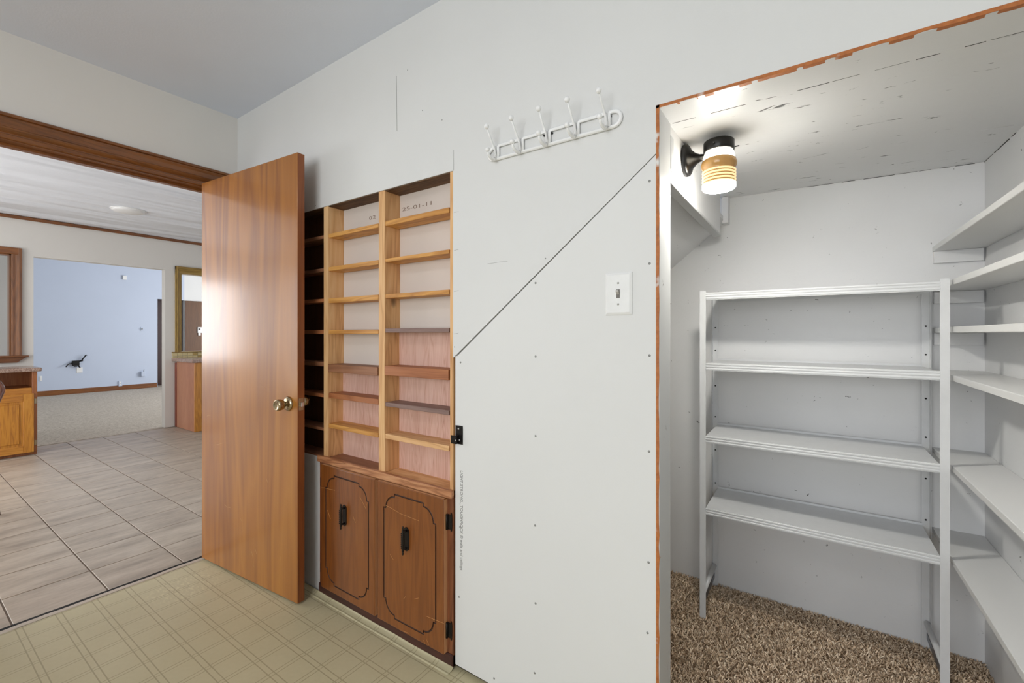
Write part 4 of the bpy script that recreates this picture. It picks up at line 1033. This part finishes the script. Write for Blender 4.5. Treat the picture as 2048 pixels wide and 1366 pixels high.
# ---- chair at the left edge
ch = thing('dining_chair', 'glossy brown wooden dining chair with rounded back on the tiled floor', 'chair', (-4.2, 0.25, 0))
fp = onZ(-3, 1030, 0.0)
yr0 = onX(3, 775, -4.36).y; wdt = 0.48; yc = yr0 - wdt / 2
zt0 = onX(4, 754, -4.36).z
pts = []
for k in range(9):
    a = k / 8 * R90; pts.append((-4.36 - 0.02 * (k / 8), yr0 - 0.08 + 0.08 * math.cos(a), zt0 - 0.09 + 0.09 * math.sin(a)))
right_side = [(-4.33, yr0 - 0.13, 0.44), (-4.335, yr0 - 0.10, 0.60), (-4.345, yr0 - 0.03, 0.76)] + pts
leftm = [(p[0], 2 * yc - p[1], p[2]) for p in right_side[::-1]]
bm = bmesh.new(); add_tube(bm, right_side + leftm, 0.017, 12); link_mesh('back_frame', bm, M['chair_wood'], ch)
for k in range(5):
    y = yc - 0.12 + 0.06 * k
    tube('spindle', [(-4.335, y, 0.45), (-4.37, y, zt0 - 0.004)], 0.008, M['chair_wood'], ch, 8)
bm = bmesh.new(); add_box(bm, (-4.36, yc - 0.165, 0.42), (-3.95, yc + 0.155, 0.455), 0.012, 2); link_mesh('seat', bm, M['chair_wood'], ch)
bm = bmesh.new(); add_box(bm, (-4.33, yc - 0.15, 0.455), (-3.97, yc + 0.14, 0.485), 0.014, 2); link_mesh('seat_cushion', bm, M['seat_fabric'], ch)
for (lx_, ly_, ex, ey) in ((-4.33, yc + 0.13, fp.x, fp.y), (-4.33, yc - 0.13, fp.x, 2 * yc - fp.y), (-3.99, yc + 0.12, -3.97, yc + 0.135), (-3.99, yc - 0.12, -3.97, yc - 0.135)):
    tube('leg', [(lx_, ly_, 0.425), ((lx_ + ex) / 2, (ly_ + ey) / 2, 0.21), (ex, ey, 0.001)], [0.017, 0.020, 0.012], M['chair_wood'], ch, 10)

# ---- ceiling disc
p = onZ(257, 420, CE)
sd = thing('ceiling_disc', 'flat white round fixture on the dining room ceiling', 'smoke detector', (p.x, p.y, CE))
lathe('cover', [(0, -0.0005), (0.13, -0.0005), (0.13, -0.012), (0.115, -0.022), (0, -0.026)], (p.x, p.y, CE), (0, 0, 1), M['white_plastic'], sd, 36)
lathe('rim', [(0.131, -0.0006), (0.142, -0.0006), (0.140, -0.006), (0.131, -0.008)], (p.x, p.y, CE), (0, 0, 1), M['white_plastic'], sd, 36)

# ---- plates and cables on the blue wall
def bl(px, py): return onX(px, py, LXB)
def plate(name, label, cat, x0p, y0p, x1p, y1p, th=0.012, mat='white_plastic', group=None):
    a, b = bl(x0p, y0p), bl(x1p, y1p)
    t_ = thing(name, label, cat, (LXB, (a.y + b.y) / 2, b.z), group)
    box('cover_plate', (LXB + 0.0003, a.y, b.z), (LXB + th, b.y, a.z), M[mat], t_, 0.003)
    return t_, a, b
plate('thermostat', 'square white box high on the blue wall', 'wall box', 245, 551, 252.5, 560, 0.03)
t_, a, b = plate('wall_plate', 'small blue-painted plate with a dark hook near the dark doorway', 'wall plate', 281, 654, 287.5, 662, 0.01, 'blue')
tube('hook', [(LXB + 0.01, (a.y + b.y) / 2, (a.z + b.z) / 2), (LXB + 0.04, (a.y + b.y) / 2 - 0.01, (a.z + b.z) / 2)], 0.012, M['nail'], t_, 8)
plate('blank_plate', 'white blank plate just under the black cable box', 'wall plate', 153, 735, 165, 745, 0.008)
t_, a, b = plate('outlet', 'pale outlet plate just above the baseboard', 'outlet', 236.5, 762, 244, 772, 0.02, 'blue')
for dz in (-0.025, 0.025): box('socket', (LXB + 0.02, (a.y + b.y) / 2 - 0.015, (a.z + b.z) / 2 + dz - 0.014), (LXB + 0.022, (a.y + b.y) / 2 + 0.015, (a.z + b.z) / 2 + dz + 0.014), M['white_plastic'], t_, 0.002)
plate('outlet', 'white outlet plate low beside the oak cabinet', 'outlet', 78.5, 752, 84, 762, 0.01)
t_, a, b = plate('media_box', 'open grey media box low on the blue wall near the dark doorway', 'wall box', 281, 743, 289, 752, 0.06, 'blue')
tube('antenna', [(LXB + 0.04, b.y - 0.03, a.z - 0.01), (LXB + 0.05, b.y - 0.02, a.z + 0.05)], 0.006, M['nail'], t_, 6)
a, b = bl(144, 721.5), bl(158, 731)
cbx = thing('cable_box', 'black wall box with loose black cables on the blue wall', 'cable box', (LXB, (a.y + b.y) / 2, b.z))
box('box_body', (LXB + 0.0003, a.y, b.z), (LXB + 0.05, b.y, a.z), M['black_metal'], cbx, 0.006)
def cable(pxs, r=0.010):
    n_ = len(pxs); tube('cable', [onX(q[0], q[1], LXB + 0.03 + 0.05 * i / n_) for i, q in enumerate(pxs)], r, M['black_metal'], cbx, 8)
cable([(157, 723), (163, 721.5), (165, 721)], 0.016)
cable([(163, 721), (168, 715), (171, 711), (173.5, 710)], 0.011)
cable([(145, 726), (138, 728), (134, 731), (132, 734)])
cable([(156, 730), (158, 733), (160, 735)], 0.012)
cable([(146, 731), (150, 733.5), (155, 733)], 0.006)

# ---- phone on the brown panelling
a, b = onX(394.5, 654.5, LXB + 0.03), onX(403.5, 666, LXB + 0.03)
ph = thing('wall_phone', 'small white wall unit on the brown panelling', 'wall phone', (LXB + 0.03, (a.y + b.y) / 2, b.z))
box('body', (LXB + 0.0303, a.y, b.z), (LXB + 0.06, b.y, a.z), M['white_plastic'], ph, 0.006)
c_, d_ = onX(397, 660, LXB + 0.06), onX(401, 657, LXB + 0.06)
box('display', (LXB + 0.06, c_.y, c_.z), (LXB + 0.063, d_.y, d_.z), M['black_metal'], ph)
c_, d_ = onX(396, 671, LXB + 0.03), onX(401, 666, LXB + 0.03)
box('tail', (LXB + 0.0303, c_.y, c_.z), (LXB + 0.05, d_.y, d_.z), M['white_plastic'], ph, 0.004)
